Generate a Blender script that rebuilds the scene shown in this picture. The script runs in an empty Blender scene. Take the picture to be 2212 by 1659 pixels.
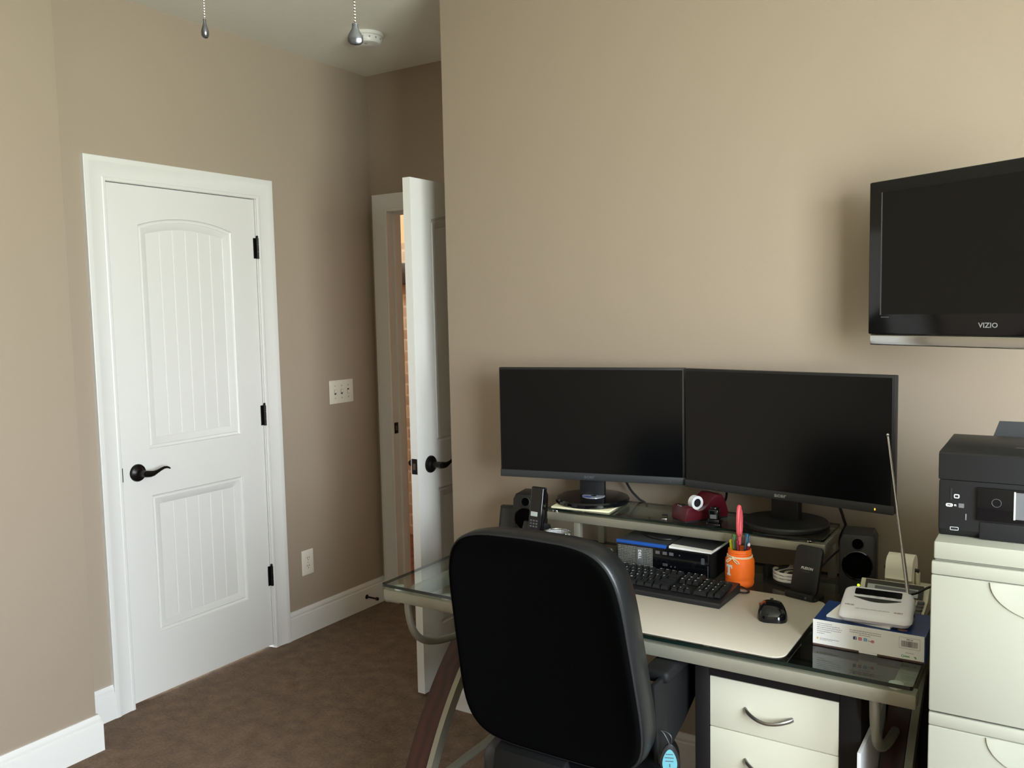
import bpy, bmesh, math, random
from mathutils import Vector, Matrix, Quaternion
random.seed(7)
PI = math.pi
SC = bpy.context.scene
COL = SC.collection

# ------------------------------------------------------------------ materials
def lin(c):
    return tuple(((v/255)/12.92 if v/255 <= 0.04045 else ((v/255+0.055)/1.055)**2.4) for v in c)

def node(nt, kind, loc=(0, 0), **kw):
    n = nt.nodes.new(kind); n.location = loc
    for k, v in kw.items():
        setattr(n, k, v)
    return n

def mat(name, rgb, rough=0.5, metal=0.0, spec=0.5, bump=None, var=None, coat=0.0, sheen=0.0, emit=None):
    """rgb in sRGB 0-255; bump=(scale,strength,dist); var=(scale,amount) mottles the colour."""
    m = bpy.data.materials.new(name); m.use_nodes = True
    nt = m.node_tree; b = nt.nodes['Principled BSDF']
    c = lin(rgb)
    b.inputs['Base Color'].default_value = (*c, 1)
    b.inputs['Roughness'].default_value = rough
    b.inputs['Metallic'].default_value = metal
    b.inputs['Specular IOR Level'].default_value = spec
    b.inputs['Coat Weight'].default_value = coat
    b.inputs['Sheen Weight'].default_value = sheen
    if emit:
        b.inputs['Emission Color'].default_value = (*lin(emit[0]), 1)
        b.inputs['Emission Strength'].default_value = emit[1]
    tc = node(nt, 'ShaderNodeTexCoord', (-900, 0))
    v = var or (40, 0.04)
    n1 = node(nt, 'ShaderNodeTexNoise', (-700, 200)); n1.inputs['Scale'].default_value = v[0]
    n1.inputs['Detail'].default_value = 4
    nt.links.new(tc.outputs['Object'], n1.inputs['Vector'])
    mx = node(nt, 'ShaderNodeMix', (-400, 200), data_type='RGBA')
    mx.inputs[6].default_value = (*[x*(1-v[1]) for x in c], 1)
    mx.inputs[7].default_value = (*[min(1, x*(1+v[1])) for x in c], 1)
    nt.links.new(n1.outputs['Fac'], mx.inputs[0])
    nt.links.new(mx.outputs[2], b.inputs['Base Color'])
    if bump:
        n2 = node(nt, 'ShaderNodeTexNoise', (-700, -200)); n2.inputs['Scale'].default_value = bump[0]
        n2.inputs['Detail'].default_value = 3
        bp = node(nt, 'ShaderNodeBump', (-300, -200)); bp.inputs['Strength'].default_value = bump[1]
        bp.inputs['Distance'].default_value = bump[2] if len(bump) > 2 else 0.002
        nt.links.new(tc.outputs['Object'], n2.inputs['Vector'])
        nt.links.new(n2.outputs['Fac'], bp.inputs['Height'])
        nt.links.new(bp.outputs['Normal'], b.inputs['Normal'])
    return m

def glass_mat(name, tint, ior=1.5, rough=0.0):
    m = bpy.data.materials.new(name); m.use_nodes = True
    nt = m.node_tree; nt.nodes.clear()
    out = node(nt, 'ShaderNodeOutputMaterial', (400, 0))
    tr = node(nt, 'ShaderNodeBsdfTransparent', (0, 100)); tr.inputs[0].default_value = (*tint, 1)
    gl = node(nt, 'ShaderNodeBsdfGlossy', (0, -100)); gl.inputs['Roughness'].default_value = rough
    fr = node(nt, 'ShaderNodeFresnel', (0, 300)); ge = node(nt, 'ShaderNodeNewGeometry', (-400, 300))
    mm = node(nt, 'ShaderNodeMath', (-200, 300), operation='MULTIPLY_ADD'); mm.inputs[1].default_value = 1/ior-ior; mm.inputs[2].default_value = ior
    nt.links.new(ge.outputs['Backfacing'], mm.inputs[0]); nt.links.new(mm.outputs[0], fr.inputs[0])   # rays cross the sheet without total reflection
    mx = node(nt, 'ShaderNodeMixShader', (200, 0))
    nt.links.new(fr.outputs[0], mx.inputs[0]); nt.links.new(tr.outputs[0], mx.inputs[1])
    nt.links.new(gl.outputs[0], mx.inputs[2]); nt.links.new(mx.outputs[0], out.inputs[0])
    return m

def carpet_mat():
    m = mat('carpet', (98, 78, 60), 1.0, spec=0.05, sheen=0.15)
    nt = m.node_tree; b = nt.nodes['Principled BSDF']
    tc = [n for n in nt.nodes if n.type == 'TEX_COORD'][0]
    big = node(nt, 'ShaderNodeTexNoise', (-900, 500)); big.inputs['Scale'].default_value = 16.0; big.inputs['Detail'].default_value = 5
    fine = node(nt, 'ShaderNodeTexNoise', (-900, 700)); fine.inputs['Scale'].default_value = 105; fine.inputs['Detail'].default_value = 6
    fine.inputs['Roughness'].default_value = 0.7
    ad = node(nt, 'ShaderNodeMath', (-700, 600), operation='MULTIPLY_ADD'); ad.inputs[1].default_value = 0.68
    nt.links.new(tc.outputs['Object'], big.inputs['Vector']); nt.links.new(tc.outputs['Object'], fine.inputs['Vector'])
    bm_ = node(nt, 'ShaderNodeMath', (-800, 450), operation='MULTIPLY'); bm_.inputs[1].default_value = 0.40
    nt.links.new(big.outputs['Fac'], bm_.inputs[0])
    nt.links.new(fine.outputs['Fac'], ad.inputs[0]); nt.links.new(bm_.outputs[0], ad.inputs[2])
    rp = node(nt, 'ShaderNodeValToRGB', (-500, 600))
    rp.color_ramp.elements[0].position = 0.36; rp.color_ramp.elements[0].color = (*lin((70, 49, 34)), 1)
    rp.color_ramp.elements[1].position = 0.72; rp.color_ramp.elements[1].color = (*lin((130, 104, 80)), 1)
    nt.links.new(ad.outputs[0], rp.inputs[0]); nt.links.new(rp.outputs[0], b.inputs['Base Color'])
    bp = node(nt, 'ShaderNodeBump', (-300, -300)); bp.inputs['Strength'].default_value = 0.9; bp.inputs['Distance'].default_value = 0.006
    nt.links.new(fine.outputs['Fac'], bp.inputs['Height']); nt.links.new(bp.outputs['Normal'], b.inputs['Normal'])
    return m

def pattern_mat(name, kind, c0, c1, scale, rough=0.6, pos=0.5):
    m = mat(name, c0, rough)
    nt = m.node_tree; b = nt.nodes['Principled BSDF']
    tc = [n for n in nt.nodes if n.type == 'TEX_COORD'][0]
    rp = node(nt, 'ShaderNodeValToRGB', (-400, 500)); rp.color_ramp.interpolation = 'CONSTANT' if kind != 'wood' else 'LINEAR'
    rp.color_ramp.elements[0].position = 0; rp.color_ramp.elements[0].color = (*lin(c0), 1)
    rp.color_ramp.elements[1].position = pos if kind != 'wood' else 1; rp.color_ramp.elements[1].color = (*lin(c1), 1)
    if kind == 'hex':
        t = node(nt, 'ShaderNodeTexVoronoi', (-700, 500)); t.inputs['Scale'].default_value = scale; t.inputs['Randomness'].default_value = 0.15
        o = t.outputs['Distance']
    elif kind == 'zebra':
        t = node(nt, 'ShaderNodeTexWave', (-700, 500)); t.inputs['Scale'].default_value = scale
        t.inputs['Distortion'].default_value = 14; t.inputs['Detail'].default_value = 2; t.inputs['Detail Scale'].default_value = 1.2
        o = t.outputs['Fac']
    else:
        t = node(nt, 'ShaderNodeTexWave', (-700, 500)); t.inputs['Scale'].default_value = scale
        t.inputs['Distortion'].default_value = 6; t.inputs['Detail'].default_value = 4
        o = t.outputs['Fac']
    nt.links.new(tc.outputs['Object'], t.inputs['Vector'])
    nt.links.new(o, rp.inputs[0]); nt.links.new(rp.outputs[0], b.inputs['Base Color'])
    return m

def brick_mat():
    m = mat('pale_brick', (190, 170, 145), 0.9)
    nt = m.node_tree; b = nt.nodes['Principled BSDF']
    tc = [n for n in nt.nodes if n.type == 'TEX_COORD'][0]
    mp = node(nt, 'ShaderNodeMapping', (-800, 500)); mp.inputs['Rotation'].default_value = (PI/2, 0, 0)
    t = node(nt, 'ShaderNodeTexBrick', (-600, 500))
    t.inputs['Color1'].default_value = (*lin((216, 200, 178)), 1); t.inputs['Color2'].default_value = (*lin((194, 170, 150)), 1)
    t.inputs['Mortar'].default_value = (*lin((226, 218, 204)), 1); t.inputs['Scale'].default_value = 1.0
    t.inputs['Brick Width'].default_value = 0.21; t.inputs['Row Height'].default_value = 0.075; t.inputs['Mortar Size'].default_value = 0.008
    nt.links.new(tc.outputs['Object'], mp.inputs[0]); nt.links.new(mp.outputs[0], t.inputs['Vector'])
    nt.links.new(t.outputs['Color'], b.inputs['Base Color'])
    return m

PAINT = (159, 144, 127)
M = dict(
    paint=mat('tan_wall_paint', PAINT, 0.75, spec=0.25, bump=(260, 0.12, 0.0015), var=(1.5, 0.015)),
    ceil=mat('ceiling_paint', (222, 220, 210), 0.9, spec=0.2, bump=(180, 0.1, 0.0015)),
    white=mat('white_trim_paint', (217, 215, 211), 0.35, spec=0.4, var=(8, 0.01)),
    carpet=carpet_mat(),
    plate=mat('ivory_plastic', (222, 216, 202), 0.4),
    slot=mat('dark_slot', (58, 52, 46), 0.7),
    bronze=mat('oil_rubbed_bronze', (24, 20, 20), 0.32, metal=0.6),
    brass=mat('worn_latch_metal', (110, 100, 92), 0.35, metal=0.9),
    silver=mat('champagne_steel', (152, 149, 134), 0.45, metal=0.55, var=(90, 0.05)),
    chrome=mat('chrome', (205, 205, 203), 0.14, metal=1.0),
    standoff=mat('pale_standoff', (214, 214, 210), 0.3, metal=0.2),
    brushed=mat('brushed_nickel', (168, 166, 162), 0.3, metal=1.0),
    nickel=mat('dark_nickel', (96, 96, 100), 0.28, metal=0.9),
    cherry=pattern_mat('cherry_wood', 'wood', (62, 27, 20), (44, 18, 13), 9, 0.4),
    dglass=glass_mat('desk_glass', (0.90, 0.945, 0.925)),
    dglass_edge=mat('glass_edge', (14, 26, 22), 0.12),
    wglass=glass_mat('window_glass', (0.98, 0.98, 0.98)),
    leather=mat('black_leather', (16, 17, 18), 0.40, spec=0.42, bump=(420, 0.25, 0.001), var=(60, 0.15)),
    fabric=mat('black_back_cloth', (5, 5, 5), 0.95, spec=0.02, bump=(900, 0.4, 0.001), var=(300, 0.3)),
    chairblack=mat('chair_black_plastic', (10, 10, 11), 0.62, spec=0.25, var=(200, 0.08)),
    stitch=mat('dark_thread', (10, 10, 11), 0.8),
    bplast=mat('black_plastic', (20, 21, 23), 0.45, var=(200, 0.08), bump=(700, 0.08, 0.0005)),
    gplast=mat('gloss_black_plastic', (10, 11, 14), 0.12, spec=0.5),
    dplast=mat('charcoal_plastic', (40, 42, 45), 0.5, var=(200, 0.08)),
    screen=mat('dark_screen', (4, 6, 8), 0.2, spec=0.38, var=(3, 0.02)),
    led_o=mat('amber_light', (255, 150, 40), 0.4, emit=((255, 140, 30), 6)),
    led_g=mat('green_light', (190, 255, 40), 0.4, emit=((170, 240, 30), 3)),
    lcd=mat('pale_lcd', (168, 174, 170), 0.3),
    grey_ink=mat('grey_ink', (150, 150, 152), 0.5),
    dim_ink=mat('dim_grey_ink', (74, 76, 80), 0.5),
    ink=mat('printed_ink', (70, 70, 78), 0.7),
    pale_ink=mat('pale_printed_ink', (150, 150, 154), 0.7),
    white_ink=mat('white_ink', (225, 225, 225), 0.6),
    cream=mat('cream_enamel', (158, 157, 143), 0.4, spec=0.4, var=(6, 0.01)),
    cream_drawer=mat('cream_laminate', (210, 208, 189), 0.45, var=(6, 0.01)),
    carcass=mat('espresso_laminate', (17, 14, 15), 0.6, spec=0.3, var=(40, 0.12)),
    blackcase=mat('navy_black_case', (8, 9, 14), 0.6),
    pad=mat('putty_leatherette', (186, 176, 160), 0.55, bump=(500, 0.08, 0.0005), var=(8, 0.015)),
    keycap=mat('keycap', (19, 20, 21), 0.5),
    orange=mat('orange_paint', (252, 112, 22), 0.6, bump=(120, 0.15, 0.001), var=(30, 0.05)),
    twine=mat('cream_twine', (232, 214, 176), 0.9, bump=(600, 0.6, 0.001)),
    pink=mat('pink_plastic', (245, 104, 112), 0.35),
    blade=mat('steel_blade', (190, 190, 190), 0.25, metal=1.0),
    green_pen=mat('green_pen', (64, 110, 52), 0.3),
    blue_pen=mat('blue_pen', (40, 104, 140), 0.25),
    red_pen=mat('red_pen', (120, 22, 36), 0.3),
    yellow=mat('highlighter_yellow', (212, 216, 40), 0.4),
    maroon=mat('maroon_plastic', (74, 10, 22), 0.35, var=(60, 0.06)),
    tape=mat('white_tape', (232, 234, 236), 0.4),
    paper=mat('paper', (245, 244, 242), 0.85, var=(30, 0.02)),
    cream_paper=mat('cream_paper', (232, 226, 190), 0.85),
    blue=mat('blue_cover', (24, 78, 160), 0.45),
    navy=mat('navy_print', (28, 62, 120), 0.35, var=(14, 0.5)),
    cardboard=mat('cardboard_edge', (92, 70, 64), 0.8),
    radio=mat('white_radio_plastic', (242, 242, 250), 0.35, var=(20, 0.01)),
    calc=mat('putty_plastic', (206, 200, 178), 0.5, var=(20, 0.02)),
    roll=mat('paper_roll_white', (232, 226, 212), 0.85, var=(30, 0.02)),
    grille=pattern_mat('perforated_grille', 'hex', (12, 12, 12), (112, 112, 108), 200, 0.5, 0.42),
    mesh=pattern_mat('silver_mesh', 'hex', (60, 60, 60), (190, 190, 190), 420, 0.35, 0.35),
    zebra=pattern_mat('zebra_print', 'zebra', (46, 40, 36), (206, 198, 184), 9, 0.7),
    cyan=mat('cyan_label', (92, 152, 162), 0.5),
    fbblue=mat('icon_dark_blue', (44, 62, 130), 0.6), igred=mat('icon_red', (214, 92, 104), 0.6), twblue=mat('icon_light_blue', (92, 164, 214), 0.6),
    leafgreen=mat('icon_green', (104, 168, 104), 0.6), warn=mat('icon_yellow', (226, 178, 50), 0.6), peach=mat('peach_print', (196, 140, 120), 0.6),
    disc=mat('disc_face', (196, 200, 214), 0.2, metal=0.3), disc_blue=mat('disc_blue', (84, 96, 170), 0.3),
    cord=mat('black_cord', (14, 14, 15), 0.5),
    grayp=mat('grey_plastic', (92, 92, 94), 0.5),
    brick=brick_mat(),
    hallwall=mat('warm_hall_paint', (230, 204, 168), 0.8),
    hallfloor=pattern_mat('hall_wood', 'wood', (120, 62, 40), (86, 42, 28), 3, 0.35),
    rosewood=mat('mantel_dark', (40, 32, 28), 0.5),
    led_w=mat('screen_edge_glow', (205, 222, 205), 0.4),
)

# ------------------------------------------------------------------ geometry helpers
_txt = {}
def text_geo(s, size):
    k = (s, size)
    if k not in _txt:
        cu = bpy.data.curves.new('t', 'FONT'); cu.body = s; cu.size = size
        cu.align_x = 'CENTER'; cu.align_y = 'CENTER'; cu.resolution_u = 2; cu.offset = size*0.022
        o = bpy.data.objects.new('t', cu); COL.objects.link(o)
        dg = bpy.context.evaluated_depsgraph_get(); dg.update()
        me = bpy.data.meshes.new_from_object(o.evaluated_get(dg))
        _txt[k] = ([v.co.copy() for v in me.vertices], [list(p.vertices) for p in me.polygons])
        bpy.data.objects.remove(o); bpy.data.curves.remove(cu); bpy.data.meshes.remove(me)
    return _txt[k]

class G:
    def __init__(s):
        s.bm = bmesh.new()
    def _mi(s, faces, mi):
        for f in faces: f.material_index = mi
    def box(s, x0, x1, y0, y1, z0, z1, bev=0.0, seg=2, mi=0, mtx=None):
        vs = [s.bm.verts.new((x, y, z)) for x in (x0, x1) for y in (y0, y1) for z in (z0, z1)]
        q = [(0, 1, 3, 2), (4, 6, 7, 5), (0, 4, 5, 1), (2, 3, 7, 6), (0, 2, 6, 4), (1, 5, 7, 3)]
        fs = [s.bm.faces.new([vs[i] for i in f]) for f in q]
        s._mi(fs, mi)
        if bev > 0:
            es = list({e for f in fs for e in f.edges})
            r = bmesh.ops.bevel(s.bm, geom=es, offset=bev, segments=seg, profile=0.5, affect='EDGES', clamp_overlap=True)
            s._mi(r['faces'], mi)
            vs = list({v for f in r['faces'] for v in f.verts} | {v for v in vs if v.is_valid})
        if mtx is not None:
            for v in vs: v.co = mtx @ v.co
        return vs
    def prism(s, poly, f, d0, d1, mi=0, bev=0.0, mi_side=None):
        """poly list of 2D, f(u,v,d)->xyz, extruded from d0 to d1"""
        a = [s.bm.verts.new(f(u, v, d0)) for u, v in poly]; b = [s.bm.verts.new(f(u, v, d1)) for u, v in poly]
        n = len(poly)
        fs = [s.bm.faces.new(a), s.bm.faces.new(list(reversed(b)))]
        sd = [s.bm.faces.new([a[i], b[i], b[(i+1) % n], a[(i+1) % n]]) for i in range(n)]
        s._mi(fs, mi); s._mi(sd, mi if mi_side is None else mi_side)
        if bev > 0:
            es = list({e for fc in fs for e in fc.edges})
            r = bmesh.ops.bevel(s.bm, geom=es, offset=bev, segments=2, profile=0.5, affect='EDGES', clamp_overlap=True)
            s._mi(r['faces'], mi)
        return a+b
    def ring(s, c, r, ax, n, up=None):
        ax = Vector(ax).normalized()
        u = Vector(up) if up else (Vector((1, 0, 0)) if abs(ax.x) < 0.9 else Vector((0, 1, 0)))
        u = (u - ax*u.dot(ax)).normalized(); w = ax.cross(u)
        return [Vector(c)+r*(math.cos(2*PI*i/n)*u+math.sin(2*PI*i/n)*w) for i in range(n)]
    def loops(s, rings, cap0=True, cap1=True, mi=0, closed=False):
        vr = [[s.bm.verts.new(p) for p in r] for r in rings]
        m = len(vr); fs = []
        for i in range(m if closed else m-1):
            A, Bq = vr[i], vr[(i+1) % m]; n = len(A)
            for j in range(n):
                fs.append(s.bm.faces.new([A[j], A[(j+1) % n], Bq[(j+1) % n], Bq[j]]))
        if not closed:
            if cap0: fs.append(s.bm.faces.new(list(reversed(vr[0]))))
            if cap1: fs.append(s.bm.faces.new(vr[-1]))
        s._mi(fs, mi)
        return [v for r in vr for v in r]
    def cyl(s, p0, p1, r0, r1=None, n=24, mi=0, bev=0.0):
        p0, p1 = Vector(p0), Vector(p1); ax = p1-p0; r1 = r0 if r1 is None else r1
        if bev > 0:
            d = ax.normalized()*bev
            rs = [s.ring(p0, r0-bev, ax, n), s.ring(p0+d*0.3, r0-bev*0.3, ax, n), s.ring(p0+d, r0, ax, n),
                  s.ring(p1-d, r1, ax, n), s.ring(p1-d*0.3, r1-bev*0.3, ax, n), s.ring(p1, r1-bev, ax, n)]
        else:
            rs = [s.ring(p0, r0, ax, n), s.ring(p1, r1, ax, n)]
        return s.loops(rs, mi=mi)
    def lathe(s, prof, c=(0, 0, 0), ax=(0, 0, 1), n=32, mi=0, cap0=True, cap1=True):
        c = Vector(c); a = Vector(ax).normalized()
        return s.loops([s.ring(c+a*z, max(r, 1e-5), a, n) for r, z in prof], cap0, cap1, mi)
    def tube(s, pts, r, n=10, mi=0, closed=False, flat=None):
        pts = [Vector(p) for p in pts]; m = len(pts); rings = []
        up = None
        for i, p in enumerate(pts):
            if closed: t = pts[(i+1) % m]-pts[i-1]
            else: t = pts[min(i+1, m-1)]-pts[max(i-1, 0)]
            t.normalize()
            if up is None:
                up = Vector((0, 0, 1)) if abs(t.z) < 0.9 else Vector((1, 0, 0))
            up = (up-t*up.dot(t)).normalized(); w = t.cross(up)
            rr = r[i] if isinstance(r, (list, tuple)) else r
            a, b_ = (rr, rr) if flat is None else (rr*flat[0], rr*flat[1])
            rings.append([p+a*math.cos(2*PI*j/n)*up+b_*math.sin(2*PI*j/n)*w for j in range(n)])
        return s.loops(rings, mi=mi, closed=closed)
    def sweep_rect(s, pts, wdir, half_w, half_t, mi=0, w0=0.0):
        """flat bar along pts; width along wdir, thickness in the bend plane"""
        pts = [Vector(p) for p in pts]; wd = Vector(wdir).normalized(); rings = []
        for i, p in enumerate(pts):
            t = (pts[min(i+1, len(pts)-1)]-pts[max(i-1, 0)]).normalized(); nn = t.cross(wd).normalized()
            rings.append([p+wd*(w0+a*half_w)+nn*b*half_t for a, b in ((-1, -1), (1, -1), (1, 1), (-1, 1))])
        return s.loops(rings, mi=mi)
    def text(s, string, size, mtx, mi=0, sx=1.0):
        vs, fs = text_geo(string, size)
        nv = [s.bm.verts.new(mtx @ Vector((v.x*sx, v.y, v.z))) for v in vs]
        for f in fs:
            try:
                fc = s.bm.faces.new([nv[i] for i in f]); fc.material_index = mi
            except ValueError: pass
    def quad(s, pts, mi=0):
        f = s.bm.faces.new([s.bm.verts.new(p) for p in pts]); f.material_index = mi; return f
    def sphere(s, c, r, sc=(1, 1, 1), n=24, m=14, mi=0, mtx=None):
        rings = []
        for i in range(1, m):
            a = PI*i/m
            rings.append([Vector((c[0]+r*sc[0]*math.sin(a)*math.cos(2*PI*j/n), c[1]+r*sc[1]*math.sin(a)*math.sin(2*PI*j/n), c[2]-r*sc[2]*math.cos(a))) for j in range(n)])
        vs = s.loops(rings, mi=mi)
        if mtx is not None:
            for v in vs: v.co = mtx @ v.co
        return vs
    def build(s, name, mats, parent=None, smooth=35, loc=None, rot=None, recalc=True):
        if recalc: bmesh.ops.recalc_face_normals(s.bm, faces=s.bm.faces)
        me = bpy.data.meshes.new(name); s.bm.to_mesh(me); s.bm.free()
        for m in (mats if isinstance(mats, (list, tuple)) else [mats]):
            me.materials.append(M[m] if isinstance(m, str) else m)
        if smooth:
            me.polygons.foreach_set('use_smooth', [True]*len(me.polygons))
            me.set_sharp_from_angle(angle=math.radians(smooth))
        o = bpy.data.objects.new(name, me); COL.objects.link(o)
        if parent: o.parent = parent
        if loc: o.location = loc
        if rot is not None: o.rotation_euler = rot if isinstance(rot, (tuple, list)) else (0, 0, rot)
        return o

def T(loc, x=(1, 0, 0), y=(0, 0, 1)):
    """matrix that puts a local XY drawing at loc with its x and y axes along x and y"""
    x = Vector(x).normalized(); y = Vector(y).normalized(); z = x.cross(y)
    m = Matrix((x, y, z)).transposed().to_4x4(); m.translation = Vector(loc); return m

def tag(o, label, cat, group=None, kind=None):
    o['label'] = label; o['category'] = cat
    if group: o['group'] = group
    if kind: o['kind'] = kind
    return o
def thing(name, label, cat, loc=(0, 0, 0), rz=0.0, group=None, rot=None, kind=None):
    o = bpy.data.objects.new(name, None); COL.objects.link(o); o.empty_display_size = 0.05
    o.location = loc; o.rotation_euler = rot or (0, 0, rz)
    return tag(o, label, cat, group, kind)
def struct(o, label, cat):
    return tag(o, label, cat, kind='structure')
def arc(fn, a0, a1, n):
    return [fn(a0+(a1-a0)*i/n) for i in range(n+1)]
def bez(p0, p1, p2, p3, n=14):
    p0, p1, p2, p3 = map(Vector, (p0, p1, p2, p3))
    return [(1-t)**3*p0+3*(1-t)**2*t*p1+3*(1-t)*t*t*p2+t**3*p3 for t in [i/n for i in range(n+1)]]
def rrect(w, h, r, n=5, cx=0, cy=0):
    out = []
    for (sx, sy, a0) in ((1, 1, 0), (-1, 1, PI/2), (-1, -1, PI), (1, -1, 1.5*PI)):
        for i in range(n+1):
            a = a0+PI/2*i/n
            out.append((cx+sx*(w/2-r)+r*math.cos(a), cy+sy*(h/2-r)+r*math.sin(a)))
    return out
def dup(root, **kw):
    r = root.copy(); COL.objects.link(r)
    for k, v in kw.items():
        if k in ('label', 'group'): r[k] = v
        else: setattr(r, k, v)
    for ch in list(root.children):
        c = ch.copy(); COL.objects.link(c); c.parent = r
        for g in list(ch.children):
            d = g.copy(); COL.objects.link(d); d.parent = c
    return r

# ------------------------------------------------------------------ room shell
H = 2.7385
XL, YL = 0.189, 1.7154      # near left wall and where it ends
YC = 3.4736                 # wall of the entry door
XO, YB = 1.105, 2.630       # outside corner, desk wall
XR, YK = 4.5, -1.7         # right wall, back wall
D1Y, D1W = 1.9949, 0.708    # closet door
DZ, DH = 0.015, 2.03
D2X, D2Y, D2W = 0.938, 2.637, 0.815
ZC = 2.1355

g = G(); g.box(-2.6, XR+0.2, YK-0.2, 5.2, -0.1, 0.0); struct(g.build('floor', 'carpet'), 'brown carpet covering the room', 'floor')
g = G(); g.box(-2.6, XR+0.2, YK-0.2, 5.2, H, H+0.1); struct(g.build('ceiling', 'ceil'), 'plain off white ceiling', 'ceiling')
T_ = 0.115
o1a, o1b = D1Y-0.022, D1Y+D1W+0.022
g = G()
g.box(-T_, 0, YL-0.2, o1a, 0, H); g.box(-T_, 0, o1b, YC+T_, 0, H); g.box(-T_, 0, o1a, o1b, DZ+DH+0.022, H)
struct(g.build('wall_left', 'paint'), 'tan wall around the white closet door', 'wall')
g = G(); g.box(-T_, XL, YK, YL, 0, H, bev=0.004); struct(g.build('wall_near_left', 'paint'), 'tan wall jutting out at the left edge', 'wall')
T2 = 0.105
o2a, o2b = 0.090, D2X+0.012
g = G()
g.box(-T_, o2a, YC, YC+T2, 0, H); g.box(o2b, XO+0.3, YC, YC+T2, 0, H); g.box(o2a, o2b, YC, YC+T2, DZ+DH+0.022, H)
struct(g.build('wall_entry', 'paint'), 'dark shaded tan wall above the entry door', 'wall')
g = G(); g.box(XO, XR+0.1, YB, YC+0.3, 0, H, bev=0.004); struct(g.build('wall_front', 'paint'), 'wide bright tan wall behind the desk', 'wall')
WY0, WY1, WZ0, WZ1 = -0.75, 1.3, 0.75, 2.3
g = G()
g.box(XR, XR+0.12, YK, WY0, 0, H); g.box(XR, XR+0.12, WY1, YB+0.1, 0, H); g.box(XR, XR+0.12, WY0, WY1, 0, WZ0); g.box(XR, XR+0.12, WY0, WY1, WZ1, H)
struct(g.build('wall_right', 'paint'), 'tan wall with the window, out of view on the right', 'wall')
g = G(); g.box(-T_, XR+0.12, YK-0.12, YK, 0, H); struct(g.build('wall_back', 'paint'), 'tan wall behind the viewer', 'wall')
# window in the right wall
g = G()
for a, b in ((WY0, WY0+0.05), (WY1-0.05, WY1), ((WY0+WY1)/2-0.03, (WY0+WY1)/2+0.03)): g.box(XR+0.03, XR+0.09, a, b, WZ0, WZ1)
for a, b in ((WZ0, WZ0+0.05), (WZ1-0.05, WZ1), (1.45, 1.49)): g.box(XR+0.03, XR+0.09, WY0, WY1, a, b)
for a, b in ((WY0-0.09, WY0), (WY1, WY1+0.09)): g.box(XR-0.018, XR, a, b, WZ0-0.09, WZ1+0.09)
for a, b in ((WZ0-0.09, WZ0), (WZ1, WZ1+0.09)): g.box(XR-0.018, XR, WY0-0.09, WY1+0.09, a, b)
win = struct(g.build('window_1', 'white'), 'white framed window in the right wall', 'window')
g = G(); g.quad([(XR+0.06, WY0, WZ0), (XR+0.06, WY1, WZ0), (XR+0.06, WY1, WZ1), (XR+0.06, WY0, WZ1)]); g.build('pane', 'wglass', win)
# hall beyond the entry door
g = G(); g.box(-2.4, XO+0.3, 4.6, 4.75, 0, 2.0); struct(g.build('wall_hall_far', 'brick'), 'pale brick glimpsed through the entry door gap', 'wall')
g = G(); g.box(-2.4, XO+0.3, 4.62, 4.76, 2.0, H); struct(g.build('wall_hall_upper', 'hallwall'), 'warm lit hall wall above the brick', 'wall')
g = G(); g.box(-2.5, -2.4, YC, 4.8, 0, H); g.box(XO+0.2, XO+0.3, YC+T_, 4.8, 0, H); g.box(-2.5, -T_, YC-0.1, YC, 0, H)
struct(g.build('wall_hall_side', 'hallwall'), 'hall side walls', 'wall')
g = G(); g.box(-2.4, XO+0.2, YC+0.06, 4.6, 0.0, 0.012); struct(g.build('floor_hall', 'hallfloor'), 'reddish wood floor glimpsed in the hall', 'floor')
g = G(); g.box(-1.4, 0.3, 4.5, 4.6, 1.72, 1.86, bev=0.006); tag(g.build('mantel_shelf', 'rosewood'), 'dark shelf on the brick seen through the door gap', 'shelf')

def offset_path(path, d):
    """offset an open 2D polyline to its left by d with mitred corners"""
    out = []
    n = len(path)
    for i, p in enumerate(path):
        p = Vector(p); ns = []
        if i > 0: t = (p-Vector(path[i-1])).normalized(); ns.append(Vector((-t.y, t.x)))
        if i < n-1: t = (Vector(path[i+1])-p).normalized(); ns.append(Vector((-t.y, t.x)))
        if len(ns) == 1: out.append(p+ns[0]*d)
        else:
            b = (ns[0]+ns[1]).normalized(); out.append(p+b*(d/b.dot(ns[0])))
    return out
BASEP = [(0, 0), (0.0155, 0), (0.0155, 0.098), (0.0145, 0.103), (0.0105, 0.106), (0.0105, 0.110), (0.0115, 0.114), (0.0105, 0.121), (0.007, 0.127), (0.006, 0.1325), (0, 0.1325)]
def baseboard(name, path, label):
    g = G(); cols = [offset_path(path, d) for d, z in BASEP]
    rings = [[(cols[k][i].x, cols[k][i].y, BASEP[k][1]) for k in range(len(BASEP))] for i in range(len(path))]
    g.loops(rings)
    return struct(g.build(name, 'white', smooth=25), label, 'baseboard')
CW = 0.0885
baseboard('baseboard_near_left', [(0, YL), (XL, YL), (XL, YK)], 'white baseboard at the lower left corner')
baseboard('baseboard_left', [(0, D1Y-0.008-CW), (0, YL)], 'short white baseboard left of the closet door')
baseboard('baseboard_far_left', [(0.0, YC-0.0), (0, D1Y+D1W+0.006+CW)], 'white baseboard with the door stop on it')
baseboard('baseboard_front', [(XR, YB), (XO, YB), (XO, YC)], 'white baseboard under the desk')

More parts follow.
